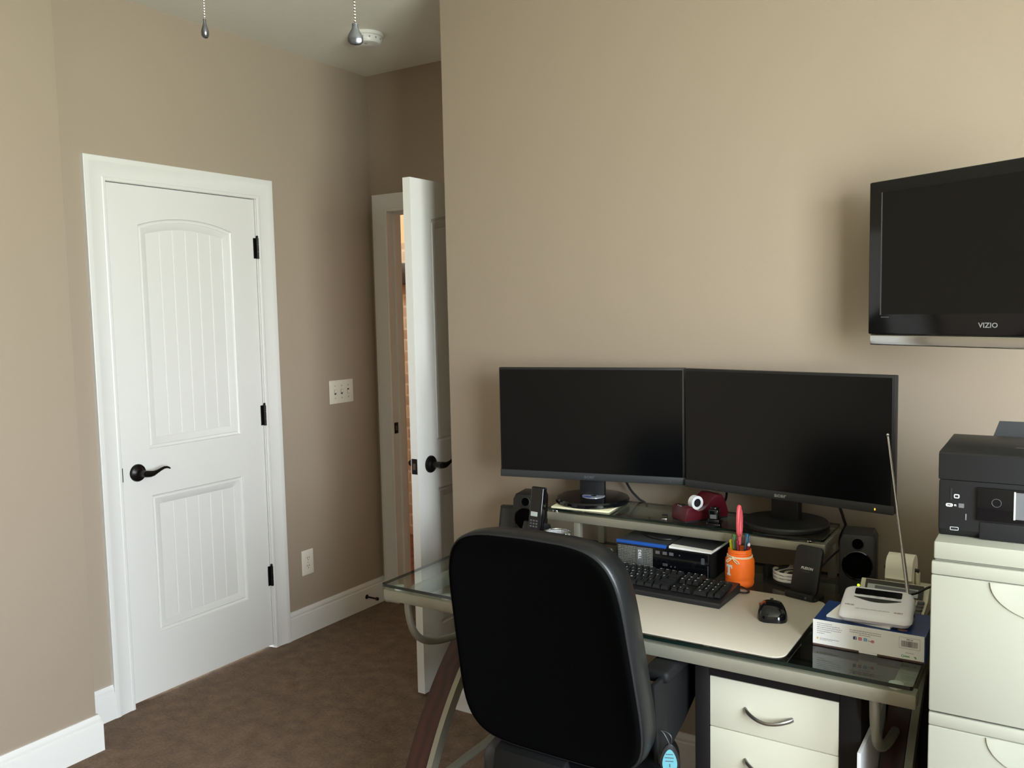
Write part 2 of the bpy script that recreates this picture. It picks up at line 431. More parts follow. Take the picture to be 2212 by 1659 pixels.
# casings: profile (t from inner edge outward, d off the wall)
CASP = [(0, 0), (0, 0.009), (0.003, 0.012), (0.012, 0.0125), (0.016, 0.0105), (0.024, 0.0105), (0.06, 0.0135), (0.066, 0.0165), (0.072, 0.018), (0.086, 0.018), (CW, 0.0165), (CW, 0)]
def casing(name, a, b, top, f, label):
    """U shaped casing; a,b inner edges, f(u,d,z)->xyz"""
    g = G(); rings = []
    for (ca, cz, sa, sz) in ((a, 0, -1, 0), (a, top, -1, 1), (b, top, 1, 1), (b, 0, 1, 0)):
        rings.append([f(ca+sa*t, d, cz+sz*t) for t, d in CASP])
    g.loops(rings)
    return struct(g.build(name, 'white', smooth=25), label, 'door casing')
f1 = lambda u, d, z: (d, u, z)
f2 = lambda u, d, z: (u, YC-d, z)
casing('trim_1', D1Y-0.008, D1Y+D1W+0.006, ZC-CW, f1, 'white casing around the closed closet door')
casing('trim_2', 0.1125, o2b-0.005, ZC-CW, f2, 'white casing around the open entry door')
# jambs
def jamb(name, a, b, top, f, label, T_=T_):
    g = G()
    def bx(u0, u1, d0, d1, z0, z1):
        p = [f(u, d, z) for u, d, z in ((u0, d0, z0), (u1, d1, z1))]
        lo = [min(p[0][i], p[1][i]) for i in range(3)]; hi = [max(p[0][i], p[1][i]) for i in range(3)]
        g.box(lo[0], hi[0], lo[1], hi[1], lo[2], hi[2])
    for u0, u1 in ((a, a+0.019), (b-0.019, b)): bx(u0, u1, 0, -T_, 0, top)
    bx(a+0.019, b-0.019, 0, -T_, top-0.019, top)
    for u0, u1 in ((a+0.019, a+0.031), (b-0.031, b-0.019)): bx(u0, u1, -0.042, -0.078, 0, top-0.019)
    bx(a+0.031, b-0.031, -0.042, -0.078, top-0.031, top-0.019)
    return struct(g.build(name, 'white'), label, 'door jamb')
jamb('trim_3', o1a, o1b, DZ+DH+0.022, f1, 'white jamb of the closet door')
j2 = jamb('trim_4', o2a, o2b, DZ+DH+0.022, f2, 'white jamb of the entry door', T2)
g = G(); g.box(o2a+0.0185, o2a+0.021, YC+0.004, YC+0.034, 0.904, 0.962, bev=0.001); g.box(o2a+0.0205, o2a+0.0215, YC+0.012, YC+0.026, 0.92, 0.946, mi=1)
g.build('strike_plate', ['bronze', 'brass'], j2)
g = G(); g.box(-1.0, -0.9, YL-0.2, o1b+0.3, 0, H); struct(g.build('wall_closet', 'paint'), 'inside of the closet, hidden', 'wall')

# ------------------------------------------------------------------ doors
def make_door(name, w, label):
    """local x across the width from the latch edge, front face at y=0 looking -y, z up"""
    g = G(); t = 0.035; h = DH
    bm = g.bm
    px0, px1 = 0.125, w-0.128
    panels = [(0.249, 0.811, 0.0), (0.998, 1.915, 0.036)]
    def outline(c, d, rise, i, N=18):
        a, b = px0+i, px1-i
        pts = [(a, c+i), (b, c+i)]
        if rise == 0: top = [(b-(b-a)*k/N, d-i) for k in range(N+1)]
        else:
            half = (px1-px0)/2; R = (half*half+rise*rise)/(2*rise); mx = (px0+px1)/2; cz = d-R
            top = [(b-(b-a)*k/N, cz+math.sqrt(max(0, (R-i)**2-(b-(b-a)*k/N-mx)**2))) for k in range(N+1)]
        return pts+top
    def rect(x0, x1, z0, z1, y=0):
        f = bm.faces.new([bm.verts.new(p) for p in ((x0, y, z0), (x1, y, z0), (x1, y, z1), (x0, y, z1))])
    rect(0, px0, 0, h); rect(px1, w, 0, h)
    rect(px0, px1, 0, panels[0][0]); rect(px0, px1, panels[0][1], panels[1][0])
    o = outline(*panels[1], 0)
    bm.faces.new([bm.verts.new((x, 0, z)) for x, z in ([(px0, h)]+[(px1, h)]+o[2:])])
    for (c, d, rise) in panels:
        prof = [(0, 0), (0.002, 0.005), (0.008, 0.0095), (0.012, 0.0100), (0.0155, 0.0060), (0.0405, 0.0135), (0.0425, 0.0155), (0.044, 0.0155)]
        g.loops([[(x, y, z) for x, z in outline(c, d, rise, i)] for i, y in prof], cap0=False, cap1=False)
        i, dep = 0.044, 0.0155
        a, b = px0+i, px1-i; n = 6; gw = 0.0030
        half = (px1-px0)/2; mx = (px0+px1)/2
        def topz(x):
            if rise == 0: return d-i
            R = (half*half+rise*rise)/(2*rise); return d-R+math.sqrt(max(0, (R-i)**2-(x-mx)**2))
        xs = [a+(b-a)*(k+0.0)/n for k in range(n+1)]
        # five grooves between six planks
        for k in range(n):
            x0 = xs[k]+(gw if k else 0); x1 = xs[k+1]-(gw if k < n-1 else 0)
            q = [x1-(x1-x0)*m/4 for m in range(5)]
            bm.faces.new([bm.verts.new(p) for p in [(x0, dep, c+i), (x1, dep, c+i)]+[(x, dep, topz(x)) for x in q]])
            if k < n-1:
                xc = xs[k+1]
                for (u0, y0, u1, y1) in ((xc-gw, dep, xc, dep+0.003), (xc, dep+0.003, xc+gw, dep)):
                    bm.faces.new([bm.verts.new(p) for p in ((u0, y0, c+i), (u1, y1, c+i), (u1, y1, topz(u1)), (u0, y0, topz(u0)))])
    for f in bm.faces:
        f.normal_update()
        if f.normal.y > 0: f.normal_flip()
    # sides and back
    for pts in (((0, 0, 0), (0, 0, h), (0, t, h), (0, t, 0)), ((w, 0, 0), (w, t, 0), (w, t, h), (w, 0, h)), ((0, 0, h), (w, 0, h), (w, t, h), (0, t, h)),
                ((0, 0, 0), (0, t, 0), (w, t, 0), (w, 0, 0)), ((0, t, 0), (0, t, h), (w, t, h), (w, t, 0))):
        g.quad(pts)
    bmesh.ops.remove_doubles(bm, verts=bm.verts, dist=1e-5)
    return struct(g.build(name, 'white', smooth=30, recalc=False), label, 'door')
def lever(parent, x, z, side=-1, y0=0.0, flip=1):
    g = G(); s = side
    g.lathe([(0.0, 0), (0.0345, 0), (0.0345, 0.004), (0.032, 0.008), (0.024, 0.0105), (0.020, 0.014), (0.016, 0.016), (0.0, 0.016)], (x, y0, z), (0, s, 0), 32)
    g.cyl((x, y0+s*0.014, z), (x, y0+s*0.058, z), 0.0115, 0.0125, 20)
    P = [(0, 0, .0125, .0125), (0.012, -.001, .0135, .0125), (0.026, -.003, .013, .0105), (0.042, -.003, .0105, .0075), (0.058, 0.002, .0075, .0055), (0.074, 0.008, .0062, .0048), (0.090, 0.0125, .0052, .0046), (0.103, 0.012, .0045, .0042), (0.113, 0.008, .0040, .0038), (0.118, 0.005, .0030, .0030)]
    rings = []
    for dx, dz, a, b in P:
        rings.append([(x+flip*(dx-0.008), y0+s*(0.052+0.004*math.sin(dx*26))+b*math.sin(2*PI*k/14), z+dz+a*math.cos(2*PI*k/14)) for k in range(14)])
    g.loops(rings)
    return g.build('door_handle', 'bronze', parent)
d1 = make_door('door_1', D1W, 'closed white closet door with arched beadboard panels')
d1.location = (-0.004, D1Y, DZ); d1.rotation_euler = (0, 0, PI/2)
lever(d1, 0.066, 0.912)
g = G(); g.box(-0.0006, 0.003, -0.001, 0.02, 0.885, 0.94); g.build('latch_plate', 'bronze', d1)
for zc in (1.831, 1.083, 0.340):
    g = G()
    for k in range(3): g.cyl((D1W+0.004, -0.009, zc-DZ-0.046+k*0.031), (D1W+0.004, -0.009, zc-DZ-0.046+k*0.031+0.030), 0.0068, n=14)
    g.sphere((D1W+0.004, -0.009, zc-DZ+0.051), 0.0055, n=12, m=8)
    g.box(D1W-0.012, D1W+0.010, -0.0035, 0.0005, zc-DZ-0.045, zc-DZ+0.045)
    g.build('hinge', 'bronze', d1)
d2 = make_door('door_2', D2W, 'white entry door standing open with its latch edge outward')
d2.location = (D2X, D2Y, DZ); d2.rotation_euler = (0, 0, PI/2)
lever(d2, 0.078, 0.915); lever(d2, 0.070, 0.915, side=1, y0=0.035)
g = G(); g.box(-0.0015, 0.0005, 0.004, 0.031, 0.885, 0.946, bev=0.0006); g.box(-0.004, -0.001, 0.011, 0.024, 0.903, 0.928, mi=1)
g.build('latch_plate', ['bronze', 'brass'], d2)
for zc in (1.83, 1.06, 0.28):
    g = G(); g.cyl((D2W+0.004, -0.008, zc-0.045), (D2W+0.004, -0.008, zc+0.045), 0.007, n=14); g.box(D2W-0.002, D2W+0.002, -0.008, 0.03, zc-0.045, zc+0.045)
    g.build('hinge', 'bronze', d2)

# ------------------------------------------------------------------ wall fittings
t = thing('light_switch', 'ivory triple switch plate on the tan wall beside the entry door', 'light switch', (0, 3.206, 1.147), PI/2)
g = G(); g.box(-0.0835, 0.0835, -0.006, 0, -0.0585, 0.0585, bev=0.003, seg=3)
for x in (-0.046, 0, 0.046):
    for z in (-0.03, 0.03): g.cyl((x, -0.0055, z), (x, -0.0067, z), 0.0032, n=10, mi=1)
    g.box(x-0.006, x+0.006, -0.0063, -0.0058, -0.0125, 0.0125, mi=2)
g.build('plate', ['plate', 'pale_ink', 'slot'], t)
for x, up in ((-0.046, 1), (0, 1), (0.046, -1)):
    g = G(); g.prism([(-0.010, 0), (0.010, 0), (0.006, 0.013), (-0.002, 0.013)] if up > 0 else [(-0.010, 0), (0.010, 0), (0.002, 0.013), (-0.006, 0.013)],
                     lambda u, v, d: (x+d, -0.006-v, u*0.9+up*0.003), -0.0045, 0.0045, bev=0.0008)
    g.build('toggle', 'plate', t)
t = thing('wall_outlet', 'ivory duplex power outlet low on the tan wall', 'outlet', (0, 2.932, 0.346), PI/2)
g = G(); g.box(-0.0375, 0.0375, -0.006, 0, -0.0605, 0.0605, bev=0.003, seg=3); g.cyl((0, -0.0055, 0), (0, -0.0067, 0), 0.003, n=10, mi=1)
g.build('plate', ['plate', 'pale_ink'], t)
for z in (-0.0195, 0.0195):
    g = G(); g.prism(rrect(0.033, 0.028, 0.011, 5), lambda u, v, d: (u, -d, z+v), 0.005, 0.0078)
    for x in (-0.0063, 0.0063): g.box(x-0.0011, x+0.0011, -0.0084, -0.0076, z-0.0005, z+0.008, mi=1)
    g.cyl((0, -0.0076, z-0.007), (0, -0.0084, z-0.007), 0.0024, n=10, mi=1)
    g.build('socket', ['plate', 'slot'], t)
t = thing('door_stop', 'dark bronze rod door stop sticking out of the baseboard', 'door stop', (0.015, 3.325, 0.062))
g = G(); g.lathe([(0, 0), (0.012, 0), (0.011, 0.004), (0.006, 0.008), (0.0045, 0.012), (0.0045, 0.066)], (0, 0, 0), (1, 0, 0), 16); g.build('rod', 'bronze', t)
g = G(); g.cyl((0.064, 0, 0), (0.078, 0, 0), 0.0085, n=16, bev=0.002); g.build('bumper', 'bplast', t)
t = thing('smoke_detector', 'round white smoke detector on the ceiling', 'smoke detector', (0.46, 2.965, H))
g = G(); g.lathe([(0, 0), (0.070, 0), (0.072, -0.006), (0.072, -0.014), (0.066, -0.016)], n=48); g.build('base', 'white', t)
g = G(); g.lathe([(0.064, -0.015), (0.066, -0.020), (0.065, -0.036), (0.060, -0.044), (0.050, -0.047), (0.040, -0.0455), (0.030, -0.048), (0.0, -0.049)], n=48)
for k in range(14):
    a = 2*PI*k/14; g.box(-0.0035, 0.0035, 0.0645, 0.0662, -0.031, -0.023, mi=1, mtx=Matrix.Rotation(a, 4, 'Z'))
g.cyl((0.02, -0.03, -0.047), (0.02, -0.03, -0.0495), 0.006, n=14, mi=1)
g.build('cover', ['white', 'pale_ink'], t)

# ceiling fan (above the frame) and its two hanging pull chains
FX, FY = 2.318, 0.72
t = thing('ceiling_fan', 'ceiling fan overhead from which the pull chains hang', 'ceiling fan', (FX, FY, H))
g = G(); g.lathe([(0, 0), (0.07, 0), (0.065, -0.04), (0.02, -0.05)], n=32); g.build('canopy', 'nickel', t)
g = G(); g.cyl((0, 0, -0.045), (0, 0, -0.2), 0.013, n=16); g.build('downrod', 'nickel', t)
g = G(); g.lathe([(0, -0.19), (0.06, -0.19), (0.11, -0.22), (0.125, -0.27), (0.125, -0.33), (0.10, -0.36), (0.13, -0.385), (0, -0.39)], n=40); g.build('motor_housing', 'nickel', t)
g = G()
g.box(0.12, 0.20, -0.018, 0.018, -0.312, -0.306); g.prism([(0.18, -0.05), (0.60, -0.065), (0.625, -0.05), (0.625, 0.05), (0.60, 0.065), (0.18, 0.05)], lambda u, v, d: (u, v, -0.306+d+v*0.15), 0, 0.006)
b0 = g.build('blade', 'rosewood', t)
for k in range(1, 5):
    c = b0.copy(); COL.objects.link(c); c.rotation_euler = (0, 0, 2*PI*k/5)
b0.rotation_euler = (0, 0, 0)
def pull_chain(x, y, zp, label, wide):
    t = thing('fan_pull_chain', label, 'pull chain', (x, y, zp), group='ceiling fan pull chains')
    g = G(); ztop = H-0.385-zp; n = int(ztop/0.0036)
    z = 0.0160
    while z < ztop:
        g.sphere((0, 0, z), 0.0014, n=8, m=6); z += 0.0031
    g.build('chain', 'chrome', t)
    g = G(); s_ = [(r*0.64, zz*0.64) for r, zz in [(0.0005, 0.026), (0.0026, 0.0255), (0.0026, 0.021), (0.0032, 0.017), (0.0055, 0.010), (0.0071, 0.003), (0.0068, -0.0035), (0.0045, -0.0072), (0.0005, -0.0085)]]
    rings = [[(r*math.cos(2*PI*k/20)*wide[0], r*math.sin(2*PI*k/20)*wide[1], zz) for k in range(20)] for r, zz in s_]
    g.loops(rings); o = g.build('pendant', 'nickel', t); o.rotation_euler = (0, 0, 0.735)
    return t
pull_chain(2.201, 0.70, 1.860, 'left pull chain with a slim dark teardrop pendant', (0.98, 1.3))
pull_chain(2.4345, 0.70, 1.811, 'right pull chain with a wide dark teardrop pendant before the smoke detector', (1.80, 0.9))

# ------------------------------------------------------------------ desk
ZG = 0.755
DX0, DX1, DY0, DY1 = 1.413, 2.818, 1.865, 2.575
desk = thing('glass_desk', 'glass topped desk with steel frame and curved cherry legs', 'desk', ((DX0+DX1)/2, 2.22, 0))
ox, oy = (DX0+DX1)/2, 2.22
def L(x, y, z): return (x-ox, y-oy, z)
g = G(); x0, x1, y0, y1 = DX0-ox, DX1-ox, DY0-oy, DY1-oy
g.prism(rrect(x1-x0, y1-y0, 0.006, 3, (x0+x1)/2, (y0+y1)/2), lambda u, v, d: (u, v, d), 0.7465, ZG, mi=0, mi_side=1)
g.build('glass_top', ['dglass', 'dglass_edge'], desk)
RZ0, RZ1 = 0.7055, 0.7365
def rail(xa, xb, ya, yb):
    g = G(); g.box(xa-ox, xb-ox, ya-oy, yb-oy, RZ0, RZ1, bev=0.003); g.build('rail', 'silver', desk)
rail(DX0+0.002, DX1+0.006, DY0+0.004, DY0+0.044); rail(DX0+0.002, DX1+0.006, DY1-0.044, DY1-0.004)
rail(DX0+0.05, DX0+0.09, DY0+0.044, DY1-0.044); rail(DX1-0.045, DX1-0.005, DY0+0.044, DY1-0.044)
rail(2.62, DX1-0.045, 2.13, 2.155)
for x in (1.455, 1.625, 2.115, 2.783):
    for y in (DY0+0.028, DY1-0.028):
        g = G(); g.cyl(L(x, y, RZ1-0.001), L(x, y, 0.7463), 0.0145, n=24, bev=0.001); g.build('glass_standoff', 'standoff', desk)
for s_, lx in ((-1, 1.505), (1, 2.748)):
    # arc that passes (y,z): foot front, up and back under the top
    pts = bez(L(lx, 1.80, 0.0), L(lx, 1.93, 0.36), L(lx, 2.12, 0.58), L(lx, 2.50, 0.705), 22)
    g = G(); g.sweep_rect(pts, (1, 0, 0), 0.036 if s_ < 0 else 0.025, 0.011); g.build('leg', 'cherry', desk)
    off = 0.047 if s_ < 0 else 0.036
    g = G(); g.sweep_rect(pts, (1, 0, 0), 0.0085, 0.017, w0=off); g.build('leg_bar', 'silver', desk)
    pts = bez(L(lx, 2.56, 0.0), L(lx, 2.54, 0.22), L(lx, 2.50, 0.42), L(lx, 2.33, 0.62), 16)
    g = G(); g.sweep_rect(pts, (1, 0, 0), 0.02, 0.012); g.build('rear_leg', 'silver', desk)
    g = G(); g.tube([L(lx, 1.86, 0.135), L(lx, 2.545, 0.135)], 0.013, 14); g.build('foot_rail', 'silver', desk)
    bx = 1.487 if s_ < 0 else 2.742
    pts = bez(L(bx, 1.89, 0.708), L(bx, 1.895, 0.60), L(bx, 1.93, 0.545), L(bx+0.005, 2.13, 0.532), 18)
    g = G(); g.tube(pts, 0.0105, 12); g.build('brace', 'silver', desk)

# raised monitor shelf
ZS = 0.900
SX0, SX1, SY0, SY1 = 1.664, 2.530, 2.377, 2.585
sh = thing('monitor_shelf', 'raised glass shelf on steel posts carrying the monitors', 'shelf', ((SX0+SX1)/2, 2.48, ZG))
sx, sy = (SX0+SX1)/2, 2.48
def LS(x, y, z): return (x-sx, y-sy, z-ZG)
g = G(); g.prism(rrect(SX1-SX0-0.01, SY1-SY0, 0.008, 3), lambda u, v, d: (u, v+(SY0+SY1)/2-sy, d), ZS-ZG-0.006, ZS-ZG, mi=0, mi_side=1); g.build('glass_shelf', ['dglass', 'dglass_edge'], sh)
for a in ((SX0+0.003, SX1, SY0+0.002, SY0+0.028), (SX0+0.003, SX1, SY1-0.03, SY1-0.004), (SX0+0.04, SX0+0.062, SY0+0.028, SY1-0.03), (SX1-0.024, SX1-0.001, SY0+0.028, SY1-0.03)):
    g = G(); g.box(a[0]-sx, a[1]-sx, a[2]-sy, a[3]-sy, 0.861-ZG, 0.887-ZG, bev=0.003); g.build('frame_rail', 'silver', sh)
for x, y in ((1.771, SY0+0.02), (1.771, SY1-0.02), (2.515, SY1-0.05)):
    if True:
        g = G(); g.box(x-0.011-sx, x+0.011-sx, y-0.011-sy, y+0.011-sy, 0.0, 0.862-ZG, bev=0.002); g.build('post', 'silver', sh)
for x in (SX0+0.03, SX1-0.042):
    for y in (SY0+0.016, SY1-0.018):
        g = G(); g.cyl(LS(x, y, 0.886), LS(x, y, 0.8938), 0.012, n=20, bev=0.001); g.build('glass_standoff', 'chrome', sh)

# ------------------------------------------------------------------ monitors
def monitor(p0, p1, label, led, base_z):
    """p0,p1: lower left/right corners in plan of the screen front"""
    a, b = Vector(p0), Vector(p1); w = (b-a).length; ang = math.atan2(b.y-a.y, b.x-a.x)
    c = (a+b)/2
    zb, zt = 0.982, 1.3445
    t = thing('monitor', label, 'monitor', (c.x, c.y, base_z), ang, 'twin desktop monitors')
    g = G(); z0, z1 = zb-base_z, zt-base_z
    g.box(-w/2, w/2, 0.0, 0.02, z0, z1, bev=0.0025)
    g.box(-w/2+0.06, w/2-0.06, 0.018, 0.042, z0+0.03, z1-0.05, bev=0.008)
    hs = g.build('housing', 'bplast', t)
    g = G(); g.box(-w/2, w/2, -0.0055, 0.001, z0-0.001, z0+0.023, bev=0.002); 
    g.build('chin', 'dplast', t)
    g = G(); g.box(-w/2+0.004, w/2-0.009, -0.0012, 0.0015, z0+0.0225, z1-0.007); g.build('screen', 'screen', t)
    g = G(); g.text('acer', 0.0165, T((0, -0.0059, z0+0.0115)), sx=1.25); g.build('logo', 'dim_ink' if not led else 'grey_ink', t)
    g = G(); g.box(-0.041, 0.041, 0.022, 0.048, 0.010, z0+0.10, bev=0.003); g.build('stand_neck', 'bplast', t)
    g = G(); yb = 0.03
    g.lathe([(0, 0.0), (0.116, 0.0), (0.120, 0.004), (0.120, 0.012), (0.116, 0.017), (0.06, 0.0215), (0, 0.022)], (0, yb, 0), n=64); g.build('stand_base', 'gplast' if not led else 'bplast', t)
    g = G()
    g.box(w/2-0.048, w/2-0.0455, -0.0062, -0.005, z0+0.007, z0+0.012)
    g.build('power_light', 'led_o' if led else 'dim_ink', t)
    return t
m1 = monitor((1.475, 2.409), (2.078, 2.53), 'left monitor of the pair, on the stack of paper and angled to the left', False, ZS+0.006)
m2 = monitor((2.084, 2.515), (2.695, 2.403), 'right monitor of the pair, with its amber power light on', True, ZS)

# paper block under the left monitor base, disc on the base
g = G(); g.box(-0.098, 0.098, -0.10, 0.085, 0, 0.0055, bev=0.0006); tag(g.build('note_paper_stack', 'cream_paper', loc=(1.772, 2.487, ZS), rot=0.10), 'cream note paper lying under the left monitor base', 'paper')
t = thing('compact_disc', 'silver and blue disc lying on the left monitor base', 'disc', (1.783, 2.482, ZS+0.006+0.0222), 0.3)
g = G(); g.lathe([(0.0095, -0.0005), (0.037, -0.0005), (0.037, 0.0007), (0.0095, 0.0007)], n=48, cap0=False, cap1=False); g.build('disc_plate', 'disc', t)
g = G()
for a0, a1 in ((0.4, 1.6), (3.4, 4.6)):
    q = arc(lambda a: (0.036*math.cos(a), 0.036*math.sin(a), 0.0010), a0, a1, 10); r_ = arc(lambda a: (0.014*math.cos(a), 0.014*math.sin(a), 0.0010), a1, a0, 10)
    g.bm.faces.new([g.bm.verts.new(p) for p in q+r_])
g.build('disc_print', 'disc_blue', t)

# monitor cables
def cable(pts, r, label, name='monitor_cable', n=8, mt='cord', cat='cable', group=None):
    P = [Vector(p) for p in pts]; out = []
    for i in range(len(P)-1):
        a, b = P[max(i-1, 0)], P[min(i+2, len(P)-1)]; p, q = P[i], P[i+1]
        for k in range(8):
            s_ = k/8
            out.append(0.5*((2*p)+(q-a)*s_+(2*a-5*p+4*q-b)*s_*s_+(3*p-a-3*q+b)*s_**3))
    out.append(P[-1]); c = sum(out, Vector())/len(out)
    g = G(); g.tube([p-c for p in out], r, n)
    return tag(g.build(name, mt, loc=c), label, cat, group)
cable([(1.845, 2.55, 1.02), (1.858, 2.56, 0.976), (1.873, 2.575, 0.937), (1.893, 2.592, 0.908), (1.916, 2.602, 0.885), (1.93, 2.605, 0.80)], 0.0038, 'black cable dropping behind the left monitor toward the shelf')
cable([(2.198, 2.545, 1.02), (2.199, 2.555, 0.974), (2.19, 2.575, 0.942), (2.169, 2.598, 0.905), (2.165, 2.605, 0.87), (2.165, 2.608, 0.80)], 0.0035, 'black cable hanging between the two monitors behind the red dispenser')
cable([(2.53, 2.47, 1.0), (2.546, 2.475, 0.97), (2.555, 2.487, 0.934), (2.557, 2.493, 0.917), (2.542, 2.505, 0.882), (2.541, 2.515, 0.846), (2.55, 2.56, 0.78)], 0.004, 'black cable looping down beside the right speaker')

# ------------------------------------------------------------------ things on the raised shelf
t = thing('tape_dispenser', 'dark red tape dispenser on the glass shelf', 'tape dispenser', (2.106, 2.400, ZS), 1.0)
K9 = 0.92
prof = [(0, 0.005), (0.165, 0.005), (0.168, 0.02), (0.155, 0.06), (0.143, 0.078), (0.118, 0.080), (0.098, 0.066), (0.086, 0.046), (0.066, 0.034), (0.048, 0.032), (0.034, 0.040), (0.026, 0.050), (0.008, 0.047), (0.002, 0.03)]
g = G(); g.prism(prof, lambda u, v, d: (u*K9, d, v*K9), -0.036, 0.036, bev=0.0018); g.build('body', 'maroon', t)
g = G(); g.box(0.002, 0.152, -0.034, 0.034, 0, 0.0055); g.build('foot_pad', 'bplast', t)
g = G(); g.lathe([(0.0125, -0.0115), (0.0205, -0.0115), (0.0205, 0.0075), (0.0125, 0.0075)], (0.057, -0.004, 0.051), (0, 1, 0), 36, cap0=False, cap1=False)
g.loops([g.ring((0.057, -0.0155, 0.051), 0.0125, (0, 1, 0), 36), g.ring((0.057, 0.0035, 0.051), 0.0125, (0, 1, 0), 36)], cap0=False, cap1=False)
tr_ = g.build('tape_roll', 'tape', t)
g = G(); g.cyl((0.057, -0.0145, 0.051), (0.057, 0.0025, 0.051), 0.0124, n=24); g.build('roll_core', 'bplast', t)
g = G(); g.box(0.004, 0.024, -0.011, 0.011, 0.0445, 0.0475); g.build('cutter', 'chrome', t)
g = G(); g.box(-0.0001, 0.0008, -0.012, 0.012, 0.0175, 0.0215, mtx=Matrix.Rotation(0.08, 4, 'Y')); g.build('faint_label', 'red_pen', t)

t = thing('ink_stamp', 'small black self inking stamp beside the red tape dispenser', 'stamp', (2.214, 2.405, ZS), 0.15)
g = G(); g.box(-0.020, 0.020, -0.028, 0.028, 0, 0.010, bev=0.003); g.box(-0.016, 0.016, -0.022, 0.022, 0.010, 0.020, bev=0.003); g.build('base', 'gplast', t)
g = G(); g.box(-0.014, 0.014, -0.018, 0.018, 0.0195, 0.048, bev=0.004, seg=3); g.cyl((0, 0, 0.046), (0, 0, 0.053), 0.011, n=20, bev=0.002); g.build('handle_cap', 'gplast', t)
g = G(); g.box(-0.009, 0.009, -0.0192, -0.017, 0.022, 0.034); g.build('index_window', 'grayp', t)

t = thing('flash_drive', 'small silver flash drive at the shelf front edge', 'flash drive', (2.058, 2.408, ZS), 0.35)
g = G(); g.box(-0.008, 0.008, -0.025, 0.018, 0, 0.007, bev=0.0015); g.build('shell', 'chrome', t)
g = G(); g.box(-0.0085, 0.0085, 0.012, 0.03, 0, 0.0072, bev=0.002); g.build('cap', 'bplast', t)

# ------------------------------------------------------------------ computer case with notebooks on it
t = thing('desktop_computer', 'black slim desktop computer lying flat under the raised shelf', 'computer', (2.09, 2.31, ZG))
PW, PH = 0.143, 0.083
g = G(); g.box(-PW, PW, 0.004, 0.245, 0.002, PH, bev=0.002)
for x in (-0.12, 0.12):
    g.cyl((x, 0.03, 0), (x, 0.03, 0.003), 0.008, n=12)
g.build('case', 'bplast', t)
g = G(); g.box(-PW, PW, -0.004, 0.006, 0.001, PH+0.001, bev=0.003); fp = g.build('front_panel', 'gplast', t)
g = G(); g.box(-PW+0.006, -PW+0.116, -0.0058, -0.003, 0.006, PH-0.004, bev=0.001); g.build('grille', 'grille', t)
g = G(); g.box(-PW+0.066, -PW+0.088, -0.0075, -0.005, 0.006, PH-0.004, bev=0.001); g.text('DELL', 0.0125, T((-PW+0.077, -0.0077, 0.058), (0, 0, -1), (1, 0, 0)), mi=1); g.build('badge', ['grayp', 'white_ink'], t)
g = G()
for k, x in enumerate((-0.011, 0.011, 0.031)):
    g.box(x-0.0065, x+0.0065, -0.0047, -0.0038, 0.066, 0.075)
g.cyl((0.056, -0.0035, 0.070), (0.056, -0.005, 0.070), 0.0018, n=10)
g.build('icon_lights', 'grayp', t)
for x, z in ((-0.012, 0.018), (0.012, 0.018), (0.012, 0.037)):
    g = G(); g.prism(rrect(0.014, 0.007, 0.001, 2, x, z), lambda u, v, d: (u, d, v), -0.0048, -0.0038); g.box(x-0.0055, x+0.0055, -0.0052, -0.0046, z-0.0022, z+0.0022, mi=1)
    g.build('usb_port', ['grayp', 'slot'], t)
g = G()
for x, z in ((0.030, 0.034), (0.030, 0.018), (0.042, 0.034), (0.042, 0.018)): g.cyl((x, -0.0037, z), (x, -0.0048, z), 0.0022, n=10)
g.build('audio_jacks', 'dim_ink', t)
g = G(); g.prism(rrect(0.010, 0.018, 0.002, 3, 0.125, 0.062), lambda u, v, d: (u, d, v), -0.0047, -0.0038); g.build('power_button', 'dim_ink', t)
g = G(); g.box(0.139, 0.1405, -0.0047, -0.0035, 0.004, 0.05); g.build('edge_strip', 'grayp', t)

ZP = ZG+PH+0.001
t = thing('spined_notebook', 'dark notebook with a bright blue spine on the left top of the computer', 'notebook', (2.075, 2.400, ZP), -0.01)
g = G(); g.box(-0.126, 0.030, -0.088, 0.10, 0, 0.008, bev=0.001); g.build('cover', 'dplast', t)
g = G(); g.box(-0.1265, 0.0305, -0.097, -0.086, 0.0, 0.0100, bev=0.002); g.build('spine', 'blue', t)
t = thing('open_notebook', 'black covered notebook with curling white pages on top of the computer', 'notebook', (2.186, 2.392, ZP), -0.03)
g = G(); g.box(-0.075, 0.058, -0.085, 0.10, 0, 0.002); g.build('back_cover', 'bplast', t)
g = G(); g.prism([(-0.072, 0.002), (0.055, 0.002), (0.055, 0.005), (-0.072, 0.0085)], lambda u, v, d: (u, d, v), -0.083, 0.098); g.build('pages', 'paper', t)
g = G(); g.prism([(-0.073, 0.0087), (0.050, 0.0054), (0.050, 0.0070), (-0.073, 0.0105)], lambda u, v, d: (u, d, v), -0.058, 0.10); g.build('front_cover', 'dplast', t)
cable([(2.00, 2.45, 0.8505), (2.025, 2.43, 0.855), (2.00, 2.40, 0.8505), (2.03, 2.37, 0.8505), (2.07, 2.36, 0.8505), (2.095, 2.37, 0.8505)], 0.0032, 'coiled black cable on top of the computer beside the blue spine', name='coiled_cable')

# ------------------------------------------------------------------ desk pad, keyboard, mouse
g = G(); pw, pd = 0.78, 0.425
g.prism(rrect(pw, pd, 0.03, 8), lambda u, v, d: (u, v, d), 0, 0.0025, bev=0.0006)
tag(g.build('desk_pad', 'pad', loc=(2.165, 2.088, ZG)), 'beige desk pad with rounded corners on the glass desk', 'desk pad')

